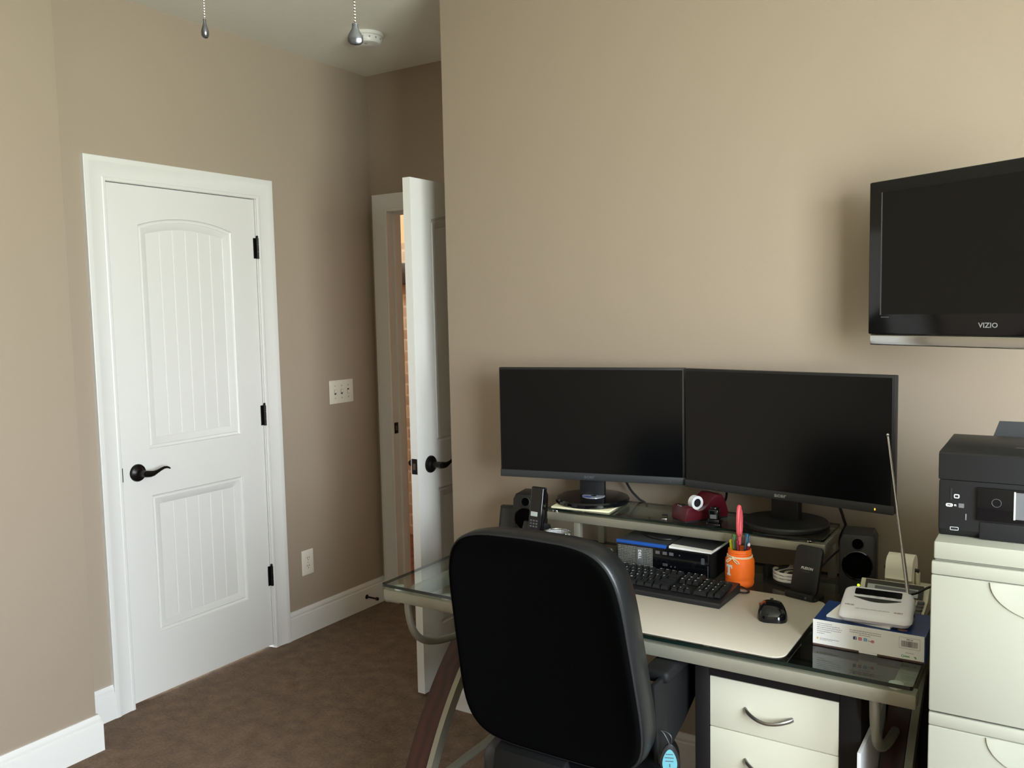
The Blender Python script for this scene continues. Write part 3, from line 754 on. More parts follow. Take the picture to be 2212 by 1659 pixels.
ZK = ZG+0.0026
kb = thing('keyboard', 'black wired keyboard at the back of the beige desk pad', 'keyboard', (2.108, 2.198, ZK), -0.025)
KW, KD = 0.448, 0.156
g = G(); prof = [(-KD/2, 0.0), (KD/2, 0.0), (KD/2, 0.024), (KD/2-0.006, 0.027), (-KD/2+0.02, 0.013), (-KD/2+0.004, 0.0125), (-KD/2, 0.009)]
g.prism(prof, lambda u, v, d: (d, u, v), -KW/2, KW/2, bev=0.002); g.build('case', 'bplast', kb)
U = 0.0190
rows = [
    [('', 1)]+[('_', 1)]+[('F%d' % i, 1) for i in range(1, 5)]+[('_', .5)]+[('F%d' % i, 1) for i in range(5, 9)]+[('_', .5)]+[('F%d' % i, 1) for i in range(9, 13)]+[('_', .35), ('P', 1), ('S', 1), ('B', 1), ('_', .35), ('_', 4)],
    [('`', 1)]+[(c, 1) for c in '1234567890-=']+[('', 2), ('_', .35), ('I', 1), ('H', 1), ('U', 1), ('_', .35), ('N', 1), ('/', 1), ('*', 1), ('-', 1)],
    [('', 1.5)]+[(c, 1) for c in 'QWERTYUIOP[]']+[('', 1.5), ('_', .35), ('D', 1), ('E', 1), ('D', 1), ('_', .35), ('7', 1), ('8', 1), ('9', 1), ('+', 1, 2)],
    [('', 1.75)]+[(c, 1) for c in "ASDFGHJKL;'"]+[('', 2.25), ('_', 3.7), ('4', 1), ('5', 1), ('6', 1), ('_', 1)],
    [('', 2.25)]+[(c, 1) for c in 'ZXCVBNM,./']+[('', 2.75), ('_', 1.35), ('^', 1), ('_', 1.35), ('1', 1), ('2', 1), ('3', 1), ('', 1, 2)],
    [('', 1.25), ('', 1.25), ('', 1.25), ('', 6.25), ('', 1.25), ('', 1.25), ('', 1.25), ('', 1.25), ('_', .35), ('<', 1), ('v', 1), ('>', 1), ('_', .35), ('0', 2), ('.', 1), ('_', 1)],
]
nkey = 0
hidden = G()
tot = 15+0.35+3+0.35+4
for ri, row in enumerate(rows):
    x = -tot*U/2
    yc = KD/2-0.018-ri*U-(0.006 if ri else 0)
    for it in row:
        w = it[1]*U; hgt = U if len(it) < 3 else 2*U
        if it[0] != '_':
            zt = 0.0265+(yc/(KD))*0.016*0.9+0.004
            kg = hidden if (nkey in (0, 13, 16, 17, 37, 38, 58, 74, 91, 92) or (x < -tot*U/2+U*1.2)) else G()
            x0, x1 = x+0.0012, x+w-0.0012; ya, yb = yc+U/2-0.0012, yc+U/2-hgt+0.0012
            bot = [(x0, yb, zt-0.010), (x1, yb, zt-0.010), (x1, ya, zt-0.008), (x0, ya, zt-0.008)]
            i_ = 0.0022
            top = [(x0+i_, yb+i_, zt-0.001), (x1-i_, yb+i_, zt-0.001), (x1-i_, ya-i_*1.2, zt+0.0007), (x0+i_, ya-i_*1.2, zt+0.0007)]
            kg.loops([bot, top])
            if it[0]:
                kg.text(it[0], 0.0078 if len(it[0]) == 1 else 0.0052, T(((x0+x1)/2-0.003, ya-i_*1.2-0.0045, zt+0.0009), (1, 0, 0), (0, 1, 0.09)), mi=1)
            if kg is not hidden: kg.build('key', ['keycap', 'white_ink'], kb, smooth=0)
            nkey += 1
        x += w
hk = hidden.build('key', ['keycap', 'grey_ink'], kb, smooth=0); hk['kind'] = 'stuff'
cable([(2.31, 2.292, ZK+0.012), (2.335, 2.290, ZK+0.008), (2.355, 2.278, ZK+0.004), (2.350, 2.262, ZK+0.004), (2.330, 2.258, ZK+0.004)], 0.0024, 'short loop of black cord at the keyboard corner by the jar', name='looped_cord')

ms = thing('computer_mouse', 'glossy black mouse with a red accent on the beige desk pad', 'mouse', (2.458, 2.135, ZK), 0.30)
def mouse_ring(y, w, h, z0=0.0):
    n = 20; out = []
    for k in range(n):
        a = PI*k/(n-1); ex = 0.62
        ca, sa = math.cos(a), math.sin(a)
        out.append((w*math.copysign(abs(ca)**ex, ca), y, z0+h*abs(sa)**0.75))
    return out
g = G(); S = [(-0.058, 0.012, 0.010), (-0.056, 0.022, 0.017), (-0.048, 0.031, 0.026), (-0.030, 0.036, 0.035), (-0.008, 0.034, 0.038), (0.012, 0.031, 0.036), (0.032, 0.031, 0.030), (0.050, 0.030, 0.021), (0.057, 0.027, 0.013), (0.059, 0.022, 0.007)]
g.loops([mouse_ring(y, w, h) for y, w, h in S]); g.build('shell', 'gplast', ms, smooth=50)
g = G(); g.cyl((-0.004, 0.034, 0.0245), (0.004, 0.034, 0.0245), 0.0085, n=20, bev=0.001); g.build('scroll_wheel', 'bplast', ms)
g = G(); g.box(-0.0312, -0.022, 0.018, 0.044, 0.0095, 0.0175, bev=0.003); g.build('side_button', 'red_pen', ms)
g = G(); g.box(-0.0006, 0.0006, 0.046, 0.0585, 0.012, 0.0245); g.build('button_gap', 'slot', ms)

# ------------------------------------------------------------------ orange jar and what stands in it
JX, JY = 2.31, 2.338
t = thing('mason_jar', 'orange painted jar with a twine bow and white letter', 'jar', (JX, JY, ZG))
prof = [(0.0, 0.0), (0.031, 0.0), (0.036, 0.003), (0.0388, 0.009), (0.0392, 0.017), (0.0382, 0.021), (0.0392, 0.025), (0.0400, 0.032), (0.0400, 0.068), (0.0388, 0.076), (0.0350, 0.083), (0.0318, 0.086), (0.0312, 0.089), (0.0324, 0.091), (0.0312, 0.094), (0.0324, 0.096), (0.0312, 0.099), (0.0312, 0.104), (0.0295, 0.105), (0.0285, 0.103), (0.0285, 0.02), (0.0, 0.018)]
g = G(); g.lathe(prof, n=48, cap0=False, cap1=False); g.build('glass_body', 'orange', t)
g = G(); g.tube([(0.0335*math.cos(a), 0.0335*math.sin(a), 0.0865+0.001*math.sin(2*a)) for a in [2*PI*k/40 for k in range(40)]], 0.0016, 8, closed=True)
g.tube([(0.0338*math.cos(a), 0.0338*math.sin(a), 0.0835+0.001*math.sin(3*a)) for a in [2*PI*k/40 for k in range(40)]], 0.0015, 8, closed=True)
va = -PI/2-0.22     # bow faces the front
def J(da, r, z): return ((r)*math.cos(va+da), (r)*math.sin(va+da), z)
for s_ in (-1, 1):
    g.tube([J(0, 0.0375, 0.085), J(s_*0.2, 0.041, 0.083), J(s_*0.42, 0.0415, 0.077), J(s_*0.5, 0.0415, 0.072), J(s_*0.38, 0.042, 0.071), J(s_*0.18, 0.0418, 0.078), J(0.02*s_, 0.039, 0.084)], 0.0015, 8)
g.sphere(J(0, 0.0375, 0.085), 0.0034, n=10, m=8)
g.build('twine_bow', 'twine', t)
g = G()
def JT(u, z):
    a = -PI/2-0.50+u/0.0402; return (0.0404*math.cos(a), 0.0404*math.sin(a), z)
def tq(u0, u1, z0, z1):
    n = 5
    for k in range(n):
        a, b = u0+(u1-u0)*k/n, u0+(u1-u0)*(k+1)/n; g.quad([JT(a, z0), JT(b, z0), JT(b, z1), JT(a, z1)])
tq(-0.0115, 0.0115, 0.0595, 0.0655); tq(-0.0115, -0.0085, 0.0555, 0.0595); tq(0.0085, 0.0115, 0.0555, 0.0595); tq(-0.0042, 0.0042, 0.0405, 0.0595); tq(-0.0068, 0.0068, 0.0355, 0.0405)
g.build('letter', 'white_ink', t)

def stick(name, label, cat, mt, foot, top, r, tip=None, extra=None):
    f, p = Vector(foot), Vector(top)
    t = thing(name, label, cat, (JX+f.x, JY+f.y, ZG+f.z)); v = p-f
    g = G(); ax = v.normalized(); Ln = v.length
    g.lathe([(r*0.5, 0), (r, 0.008), (r, Ln-0.006), (r*0.8, Ln)], (0, 0, 0), ax, 14); g.build('barrel', mt, t)
    if tip:
        g = G(); g.lathe([(r*1.05, Ln-0.001), (r*0.95, Ln+0.004), (r*0.4, Ln+0.007)], (0, 0, 0), ax, 12); g.build('end_cap', tip, t)
    if extra:
        g = G(); side = Vector((0, -1, 0)); c0 = ax*(Ln*0.99)+side*(r*1.3); c1 = ax*(Ln*0.70)+side*(r*1.5)
        g.tube([ax*(Ln*0.99), c0, c1], r*0.3, 6); g.build('clip', extra, t)
    return t
stick('ballpoint_pen', 'green pen in the orange jar', 'pen', 'green_pen', (-0.004, -0.004, 0.0195), (-0.0125, -0.012, 0.140), 0.0056, 'green_pen', 'chrome')
stick('ballpoint_pen', 'blue pen in the orange jar behind the red pens', 'pen', 'blue_pen', (0.010, 0.008, 0.0195), (0.0155, 0.015, 0.138), 0.0062, 'blue_pen', 'grayp')
stick('ballpoint_pen', 'tall dark red pen in the middle of the orange jar', 'pen', 'red_pen', (0.006, -0.013, 0.0195), (-0.0005, -0.0195, 0.126), 0.0042, 'red_pen')
stick('ballpoint_pen', 'dark red pen with a white tip leaning right in the orange jar', 'pen', 'red_pen', (0.008, -0.002, 0.0195), (0.0265, -0.004, 0.117), 0.0038, 'white_ink')
stick('highlighter', 'yellow highlighter at the left of the orange jar', 'highlighter', 'yellow', (-0.013, 0.002, 0.0195), (-0.0235, -0.001, 0.121), 0.0058, 'yellow')
t = thing('scissors', 'pink handled scissors standing in the orange jar', 'scissors', (JX-0.004, JY+0.004, ZG+0.0195), 0.95, rot=(0.0, 0.05, 1.62))
for s_ in (-1, 1):
    g = G(); g.prism([(s_*0.001-0.004, 0), (s_*0.001+0.004, 0), (s_*0.004+0.005, 0.11), (s_*0.004-0.005, 0.11)], lambda u, v, d: (u, d+s_*0.0012, v), -0.001, 0.001); g.build('blade', 'blade', t)
    h = 0.150 if s_ > 0 else 0.162
    g = G(); pts = []
    for k in range(28):
        a = 2*PI*k/28; pts.append((s_*0.013+0.0115*math.cos(a)*(1.0), s_*0.002, h+0.043*math.sin(a)*(0.85 if s_ > 0 else 0.95)))
    g.tube(pts, 0.0042, 10, closed=True, flat=(1.0, 1.2)); g.tube([(s_*0.004, s_*0.001, 0.095), (s_*0.007, s_*0.002, 0.115), (s_*0.010, s_*0.002, h-0.036)], [0.005, 0.0052, 0.0048], 10)
    g.build('finger_loop', 'pink', t)

# ------------------------------------------------------------------ coasters in a caddy, wireless charger
cx, cy = 2.425, 2.425
t = thing('coaster_caddy', 'black coaster holder behind the charging stand', 'coaster holder', (cx, cy, ZG), -0.3)
g = G(); g.box(-0.055, 0.055, -0.05, 0.05, 0, 0.012, bev=0.003)
g.build('tray', 'bplast', t)
for x, y in ((-0.053, -0.03), (0.053, 0.0), (0.0, 0.053)):
    g = G(); g.box(x-0.006, x+0.006, y-0.014, y+0.014, 0, 0.047, bev=0.002); g.build('upright', 'bplast', t)
for k, nm in enumerate(('bottom coaster of the stack in the black holder', 'middle coaster of the stack in the black holder', 'top zebra patterned coaster in the black holder')):
    g = G(); g.lathe([(0.0, 0), (0.045, 0), (0.046, 0.001), (0.046, 0.0072), (0.045, 0.0078)], n=48, cap1=False)
    g.loops([g.ring((0, 0, 0.0078), 0.045, (0, 0, 1), 48), g.ring((0, 0, 0.0079), 0.001, (0, 0, 1), 48)], cap0=False, mi=1)
    tag(g.build('coaster', ['paper', 'zebra'], loc=(cx, cy, ZG+0.0122+k*0.0092)), nm, 'coaster', 'round coasters in the holder')
t = thing('charging_stand', 'black wireless charging stand beside the stack of coasters', 'phone charger', (2.492, 2.318, ZG), 0.0)
t.rotation_euler = (0, 0, -0.26)
g = G(); g.prism(rrect(0.088, 0.062, 0.012, 5), lambda u, v, d: (u, v, d), 0, 0.010, bev=0.002); g.box(-0.040, 0.040, -0.034, -0.022, 0.004, 0.020, bev=0.003); g.build('foot', 'bplast', t)
tilt = Matrix.Translation((0, -0.012, 0.012)) @ Matrix.Rotation(-math.radians(17), 4, 'X')
g = G(); n0 = len(g.bm.verts)
vs = g.prism(rrect(0.074, 0.128, 0.012, 6, 0, 0.064), lambda u, v, d: (u, d, v), 0, 0.010, bev=0.002)
bmesh.ops.transform(g.bm, matrix=tilt, verts=g.bm.verts); g.build('backrest', 'bplast', t)
g = G(); g.text('PLESON', 0.0095, tilt @ T((0.002, -0.0006, 0.068)) @ Matrix(((1,0.25,0,0),(0,1,0,0),(0,0,1,0),(0,0,0,1))), sx=1.0); g.build('lettering', 'white_ink', t)
g = G(); g.box(-0.011, 0.011, -0.001, 0, 0.0585, 0.0598); bmesh.ops.transform(g.bm, matrix=tilt, verts=g.bm.verts); g.build('lettering_line', 'dim_ink', t)
g = G(); g.box(-0.012, 0.012, 0.022, 0.032, 0.006, 0.075, bev=0.002); g.build('strut', 'bplast', t)
g = G(); g.box(0.018, 0.023, -0.0345, -0.0335, 0.008, 0.014); g.build('status_light', 'grayp', t)
cable([(2.495, 2.362, 0.79), (2.512, 2.39, 0.815), (2.534, 2.42, 0.843), (2.548, 2.50, 0.85), (2.552, 2.57, 0.82)], 0.0026, 'thin black cord behind the charging stand', name='charger_cord')

# ------------------------------------------------------------------ speakers
def speaker(loc, rz, label, led):
    t = thing('speaker', label, 'speaker', loc, rz, 'pair of desktop speakers')
    tl = Matrix.Rotation(math.radians(-7), 4, 'X')
    w, h, d = 0.046, 0.166, 0.10
    g = G(); pr = [(-w, 0.006), (w, 0.006), (w*0.98, h*0.9), (w*0.80, h), (-w*0.80, h), (-w*0.98, h*0.9)]
    g.prism(pr, lambda u, v, dd: (u, dd+math.tan(math.radians(7))*v, v), 0, d, bev=0.004); g.box(-w*0.9, w*0.9, 0.006, d-0.006, 0, 0.008, bev=0.002)
    g.build('cabinet', 'bplast', t)
    def on(z): return Vector((0, math.tan(math.radians(7))*z, z))
    ax = (0, -math.cos(math.radians(7)), math.sin(math.radians(7)))
    g = G(); c = on(0.0865)
    g.lathe([(0.0385, -0.001), (0.0385, 0.003), (0.0358, 0.0045), (0.0345, 0.003)], c, ax, 40, cap0=False, cap1=False); g.build('woofer_ring', 'gplast', t)
    g = G(); g.lathe([(0.0346, 0.003), (0.032, 0.0012), (0.020, 0.0008), (0.012, 0.002), (0.0, 0.004)], c, ax, 40, cap0=False); g.build('woofer', 'fabric', t)
    g = G(); c = on(0.1425)
    g.lathe([(0.0160, -0.001), (0.0160, 0.0026), (0.0145, 0.0035), (0.0135, 0.0015)], c, ax, 32, cap0=False, cap1=False); g.build('tweeter_ring', 'dplast', t)
    g = G(); g.lathe([(0.0136, 0.002), (0.010, 0.0008), (0.0, 0.0008)], c, ax, 32, cap0=False); g.build('tweeter', 'fabric', t)
    if led:
        g = G(); c = on(0.0365); g.sphere((0.004, c.y-0.001, c.z), 0.0034, n=12, m=8); g.build('power_light', 'led_g', t)
    return t
speaker((2.612, 2.372, ZG), 0.12, 'right desk speaker with a lit green dot', True)
speaker((1.562, 2.408, ZG), 0.18, 'left desk speaker behind the cordless phone', False)
# cordless phone
t = thing('cordless_phone', 'black cordless phone with a small lit display beside the left speaker', 'phone', (1.668, 2.325, ZG), -0.12)
g = G(); g.prism([(-0.050, 0), (0.055, 0), (0.055, 0.03), (0.035, 0.098), (-0.010, 0.108), (-0.035, 0.05)], lambda u, v, d: (d, u, v), -0.052, 0.022, bev=0.004); g.build('cradle', 'bplast', t)
tl = Matrix.Translation((0.004, -0.022, 0.075)) @ Matrix.Rotation(-math.radians(10), 4, 'X')
g = G(); g.box(-0.0245, 0.0245, -0.012, 0.010, 0, 0.148, bev=0.005, seg=3); bmesh.ops.transform(g.bm, matrix=tl, verts=g.bm.verts); hs = g.build('handset', 'gplast', t)
g = G(); g.box(-0.016, 0.010, -0.0126, -0.0115, 0.056, 0.070); bmesh.ops.transform(g.bm, matrix=tl, verts=g.bm.verts); g.build('display', 'lcd', t)
g = G()
for r in range(3):
    for c in range(3): g.box(-0.016+c*0.011, -0.009+c*0.011, -0.0128, -0.0118, 0.022+r*0.009, 0.027+r*0.009)
bmesh.ops.transform(g.bm, matrix=tl, verts=g.bm.verts); g.build('keypad', 'dim_ink', t)
t = thing('phone_dock', 'dark slanted dock left of the left speaker', 'dock', (1.455, 2.475, ZG), 0.25)
g = G(); g.prism([(-0.035, 0), (0.04, 0), (0.04, 0.09), (0.02, 0.108), (0.005, 0.108)], lambda u, v, d: (d, u, v), -0.028, 0.04, bev=0.004); g.build('housing', 'bplast', t)
g = G(); g.prism([(-0.02, 0.035), (-0.0195, 0.035), (0.0035, 0.10), (0.003, 0.10)], lambda u, v, d: (d, u-0.006, v), -0.018, 0.03); g.build('front_plate', 'dplast', t)

# mesh cups
def mesh_cup(loc, r, h, label):
    t = thing('mesh_cup', label, 'mesh cup', loc, 0, 'silver mesh desk cups')
    g = G(); g.lathe([(r*0.92, 0), (r*0.94, 0.002), (r, h-0.004), (r-0.0012, h-0.004), (r*0.92, 0.004), (0, 0.004)], n=48, cap1=False); g.build('mesh_body', 'mesh', t)
    g = G(); g.tube([(r*math.cos(a), r*math.sin(a), h-0.003) for a in [2*PI*k/48 for k in range(48)]], 0.0028, 8, closed=True); g.build('rim', 'chrome', t)
    return t
mesh_cup((1.757, 2.287, ZG), 0.040, 0.099, 'silver mesh pen cup beside the shelf post behind the chair')
mesh_cup((1.872, 2.345, ZG), 0.044, 0.040, 'low silver mesh cup under the raised shelf')

# ------------------------------------------------------------------ radio on its box, calculator
bx = thing('radio_box', 'white and blue product box under the weather radio', 'box', (2.707, 2.0, ZG), 0.0)
BW, BH, BD = 0.1175, 0.0595, 0.150
g = G(); g.box(-BW+0.0008, BW-0.0008, 0.0008, BD, 0.0, BH-0.0008); g.build('carton', 'navy', bx)
g = G(); g.box(-BW, BW-0.003, -0.0004, 0.0010, 0.004, BH); g.box(-0.018, 0.020, -0.0004, 0.001, 0.0, 0.0045); fc = g.build('front_flap', 'paper', bx)
g = G(); g.box(-BW, -0.019, -0.0003, 0.0008, 0.0, 0.0038); g.box(0.021, BW-0.006, -0.0003, 0.0008, 0.0, 0.0038); g.build('card_edge', 'cardboard', bx)
g = G(); yy = -0.0007
def row(x0, x1, z, h=0.0013, mi=0):
    # a row of word-like dashes, as the unreadable small print looks
    x = x0
    while x < x1:
        w = min(random.uniform(0.002, 0.006), x1-x); g.box(x, x+w, yy, yy+0.0003, z-h/2, z+h/2, mi=mi); x += w+0.0009
for k, (a, b) in enumerate(((0, .032), (0, .05), (0, .054), (0, .052), (0, .031), (0, .016))): row(-0.108+a, -0.108+b, 0.0525-k*0.0046)
row(-0.102, -0.060, 0.0175); row(-0.102, -0.075, 0.0145, 0.0008)
for k, (a, b) in enumerate(((-0.038, 0.028), (-0.038, 0.028), (-0.018, 0.006))): row(a, b, 0.0490-k*0.0044)
row(0.078, 0.094, 0.0185, 0.0010)
g.build('small_print', 'pale_ink', bx)
g = G(); g.prism([(-0.1095, 0.0155), (-0.1045, 0.0155), (-0.107, 0.0205)], lambda u, v, d: (u, d, v), yy, 0); g.build('warning_mark', 'warn', bx)
for x, m_ in ((-0.0265, 'fbblue'), (-0.0155, 'igred'), (-0.0045, 'twblue')):
    g = G(); g.prism(rrect(0.0072, 0.0072, 0.0012, 3, x, 0.0315), lambda u, v, d: (u, d, v), yy, 0)
    if m_ == 'fbblue': g.text('f', 0.0085, T((x+0.0012, yy-0.0003, 0.0305)), mi=1)
    elif m_ == 'igred': g.tube([(x+0.0018*math.cos(a), yy-0.0002, 0.0315+0.0018*math.sin(a)) for a in [2*PI*k/14 for k in range(14)]], 0.0003, 5, mi=1, closed=True)
    else: g.text('t', 0.0085, T((x, yy-0.0003, 0.0315)), mi=1)
    g.build('social_icon', [m_, 'white_ink'], bx)
g = G(); g.prism(rrect(0.0065, 0.0055, 0.0015, 3, 0.0105, 0.0300), lambda u, v, d: (u, d, v), yy, 0); g.text('You', 0.0046, T((0.0044, yy-0.0002, 0.0300)), mi=1); g.text('Tube', 0.0026, T((0.0105, yy-0.0003, 0.0300)), mi=2); g.build('social_icon', ['igred', 'ink', 'white_ink'], bx)
g = G(); x = 0.069
while x < 0.102:
    w = random.choice((0.0004, 0.0007, 0.0011)); g.box(x, x+w, yy, yy+0.0003, 0.0315, 0.0445); x += w+random.choice((0.0005, 0.0009))
g.text('WR120', 0.0042, T((0.0855, yy-0.0001, 0.0478)))
for a in ((0.0645, 0.1065, 0.0275, 0.0278), (0.0645, 0.1065, 0.0518, 0.0521), (0.0645, 0.0648, 0.0275, 0.0521), (0.1062, 0.1065, 0.0275, 0.0521)): g.box(a[0], a[1], yy, yy+0.0003, a[2], a[3])
g.build('barcode', 'ink', bx)
g = G()
g.tube([(0.072+0.0024*math.cos(a), yy, 0.0105+0.0024*math.sin(a)) for a in [2*PI*k/16 for k in range(16)]], 0.0006, 6, closed=True); g.box(0.0755, 0.086, yy, 0, 0.0092, 0.0116); g.prism([(0.094, 0.012), (0.098, 0.0075), (0.1, 0.0085), (0.0985, 0.0125)], lambda u, v, d: (u, d, v), yy, 0)
g.build('recycling_mark', 'leafgreen', bx)
g = G(); g.prism(rrect(0.02, 0.010, 0.0048, 4, 0.068, 0.024), lambda u, v, d: (u, v, d), BH-0.0008, BH-0.0004); g.build('top_print', 'peach', bx)
# leaflet between box and radio
g = G(); g.prism([(-0.078, -0.015), (0.06, -0.035), (0.075, 0.045), (-0.066, 0.075)], lambda u, v, d: (u, v, d), 0, 0.004)
tag(g.build('leaflet', 'paper', loc=(2.690, 2.045, ZG+BH), rot=0.02), 'white folded leaflet between the radio and its box', 'leaflet')
ZRd = ZG+BH+0.0041
rd = thing('weather_radio', 'white weather radio with a tall silver antenna on the box', 'radio', (2.714, 2.066, ZRd), 0.06)
rw, rdp = 0.0775, 0.060
def rring(i, z, tilt=0.0):
    return [(u, v, z+(v+rdp)*tilt) for u, v in rrect(2*(rw-i), 2*(rdp-i), 0.02-i*0.5, 6)]
g = G(); g.loops([rring(0.008, 0.0), rring(0.004, 0.005), rring(0.004, 0.0075), rring(0.0, 0.010, 0.05), rring(0.001, 0.014, 0.18), rring(0.005, 0.0185, 0.26), rring(0.012, 0.0205, 0.29)])
g.build('body', 'radio', rd, smooth=60)
def RT(x, y, off=0.0004): return (x, y, 0.0205+(y+rdp)*0.29+off)
def rpoly(pts, mi=0, off=0.0004, gg=None):
    (gg or g).bm.faces.new([(gg or g).bm.verts.new(RT(x, y, off)) for x, y in pts]).material_index = mi
g = G(); rpoly(rrect(0.100, 0.024, 0.003, 3, 0.0, 0.030)); g.build('display', 'gplast', rd)
g = G(); rpoly([(-0.05, 0.009)]+[(-0.05+0.1*k/16, 0.007-0.013*math.sin(PI*k/16)) for k in range(17)]+[(0.05, 0.009)]); g.build('speaker_band', 'dplast', rd)
for k, (x, y) in enumerate(((-0.042, 0.0145), (-0.022, 0.0150), (0.0, 0.0135), (0.022, 0.0150), (0.042, 0.0145))):
    g = G(); a, b = (0.0075, 0.0022)
    rings = [[(x+s_*a*math.cos(2*PI*j/16), y+s_*b*math.sin(2*PI*j/16), RT(x, y)[2]+hz) for j in range(16)] for s_, hz in ((1, -0.0004), (1, 0.0008), (0.85, 0.0014))]
    g.loops(rings); rpoly(rrect(0.008, 0.0012, 0.0004, 2, x, y), 1, 0.0019); g.build('button', ['radio', 'ink'], rd)
g = G(); g.text('WR120', 0.0062, T(RT(-0.055, -0.026), (1, 0, 0), (0, 1, 0.29))); g.text('S.A.M.E. WEATHER ALL HAZARDS ALERT MONITOR', 0.0031, T(RT(-0.006, -0.036), (1, 0, 0), (0, 1, 0.29))); g.build('lettering', 'ink', rd)
g = G(); g.text('ALERT', 0.0064, T(RT(0.048, -0.036), (1, 0, 0), (0, 1, 0.29))); g.build('emblem', 'red_pen', rd)
g = G(); a0 = Vector((0.060, 0.049, 0.050)); a1 = a0+Vector((-0.052, 0.045, 0.356))
dv = a1-a0
g.cyl((0.060, 0.049, 0.035), a0, 0.0055, n=14); g.cyl(a0, a0+dv*0.28, 0.0042, n=12); g.cyl(a0+dv*0.28, a0+dv*0.52, 0.0034, n=12); g.cyl(a0+dv*0.52, a0+dv*0.99, 0.0022, n=10); g.sphere(a1, 0.0034, n=10, m=8)
g.build('antenna', 'chrome', rd)
g = G(); g.box(rw-0.002, rw+0.0012, -0.01, 0.012, 0.012, 0.020, bev=0.001); g.build('side_switch', 'bplast', rd)

ca = thing('adding_machine', 'putty coloured printing calculator behind the weather radio', 'calculator', (2.712, 2.345, ZG), -0.02)
g = G(); g.prism([(-0.10, 0.0), (0.016, 0.0), (0.016, 0.062), (0.012, 0.064), (-0.014, 0.032), (-0.10, 0.016)], lambda u, v, d: (d, u, v), -0.086, 0.076, bev=0.003); g.prism([(0.012, 0.0), (0.14, 0.0), (0.14, 0.034), (0.05, 0.038), (0.034, 0.058), (0.012, 0.062)], lambda u, v, d: (d, u, v), -0.047, 0.076, bev=0.003); g.build('body', 'calc', ca)
pt = lambda u, v, d: (u, -0.014+0.026*(v)-0.0022, 0.032+0.032*v+0.0018+d)
g = G(); g.prism([(-0.074, 0.05), (0.064, 0.05), (0.064, 0.92), (-0.074, 0.92)], pt, 0, 0.001); g.prism([(-0.068, 0.1), (0.052, 0.1), (0.052, 0.62), (-0.068, 0.62)], pt, 0.001, 0.0016, mi=1)
g.prism([(-0.050, 0.34), (0.048, 0.34), (0.048, 0.54), (-0.050, 0.54)], pt, 0.0016, 0.0021, mi=2); g.build('display_panel', ['slot', 'lcd', 'grayp'], ca)
g = G()
for r in range(4):
    for c in range(7):
        y = -0.088+r*0.018; x = -0.072+c*0.021; z = 0.0165+(y+0.10)*0.19
        g.box(x, x+0.016, y, y+0.013, z, z+0.006, bev=0.0012)
g.build('keypad', 'grayp', ca)
for s_ in (-1, 1):
    g = G(); g.box(s_*0.038-0.003, s_*0.038+0.003, 0.075, 0.098, 0.034, 0.074, bev=0.001); g.build('roll_holder', 'calc', ca)
t = thing('paper_roll', 'thick white paper roll on the printing calculator', 'paper roll', (2.712, 2.432, ZG+0.080), -0.02)
g = G(); g.lathe([(0.0065, -0.032), (0.040, -0.032), (0.040, 0.032), (0.0065, 0.032)], (0, 0, 0), (1, 0, 0), 48, cap0=False, cap1=False)
g.loops([g.ring((-0.032, 0, 0), 0.0065, (1, 0, 0), 20), g.ring((0.032, 0, 0), 0.0065, (1, 0, 0), 20)], cap0=False, cap1=False); g.build('roll', 'roll', t)
g = G(); pts = [(0, -0.0125+0.0, 0.0405), (0, -0.035, 0.025), (0, -0.046, 0.0), (0, -0.052, -0.030)]
P2 = bez((0, -0.02, 0.037), (0, -0.054, 0.030), (0, -0.046, 0.0), (0, -0.052, -0.0155), 10)
g.sweep_rect(P2, (1, 0, 0), 0.032, 0.0004); g.build('loose_tail', 'roll', t)
g = G(); g.cyl((-0.0425, 0, 0), (0.0415, 0, 0), 0.0045, n=14); g.build('spindle', 'slot', t)
cable([(2.745, 2.16, ZG+0.09), (2.775, 2.22, ZG+0.085), (2.80, 2.29, ZG+0.085), (2.825, 2.36, ZG+0.06), (2.81, 2.45, ZG+0.01)], 0.003, 'black cord crossing behind the radio antenna', name='slack_cord')

# ------------------------------------------------------------------ drawer unit, filing cabinet, printer
DUX0, DUX1, DUY = 2.333, 2.709, 1.93
du = thing('drawer_unit', 'dark drawer unit with cream drawer fronts under the desk', 'drawer unit', ((DUX0+DUX1)/2, DUY, 0))
hw = (DUX1-DUX0)/2
g = G(); g.box(-hw, -hw+0.035, 0, 0.5, 0.02, 0.69, bev=0.002); g.box(hw-0.045, hw, 0, 0.5, 0.02, 0.69, bev=0.002); g.box(-hw+0.035, hw-0.045, 0.0, 0.5, 0.662, 0.69); g.box(-hw+0.035, hw-0.045, 0.0, 0.5, 0.02, 0.05); g.box(-hw+0.03, hw-0.04, 0.47, 0.5, 0.03, 0.68)
for x in (-hw+0.03, hw-0.03):
    for y in (0.03, 0.46): g.cyl((x, y, 0), (x, y, 0.025), 0.018, n=16)
g.build('carcass', 'carcass', du)
zt = 0.660
for k, hgt in enumerate((0.1215, 0.1215, 0.34)):
    g = G(); g.box(-hw+0.037, hw-0.047, 0.001, 0.02, zt-hgt, zt, bev=0.0012); g.box(-hw+0.045, hw-0.055, 0.02, 0.44, zt-hgt+0.01, zt-0.02)
    dr = g.build('drawer', 'cream_drawer', du)
    xc = -0.012; zc = zt-0.066
    g = G(); hl = 0.054; n = 18; pts = []; rr = []
    for i in range(n+1):
        s_ = i/n; pts.append((xc-hl+2*hl*s_, 0.001-0.026*math.sin(PI*s_)**0.7, zc+0.003-0.011*math.sin(PI*s_))); rr.append(0.0052-0.0014*math.sin(PI*s_))
    g.tube(pts, rr, 12, flat=(1.15, 0.85)); g.build('handle', 'brushed', dr)
    zt -= hgt+0.002
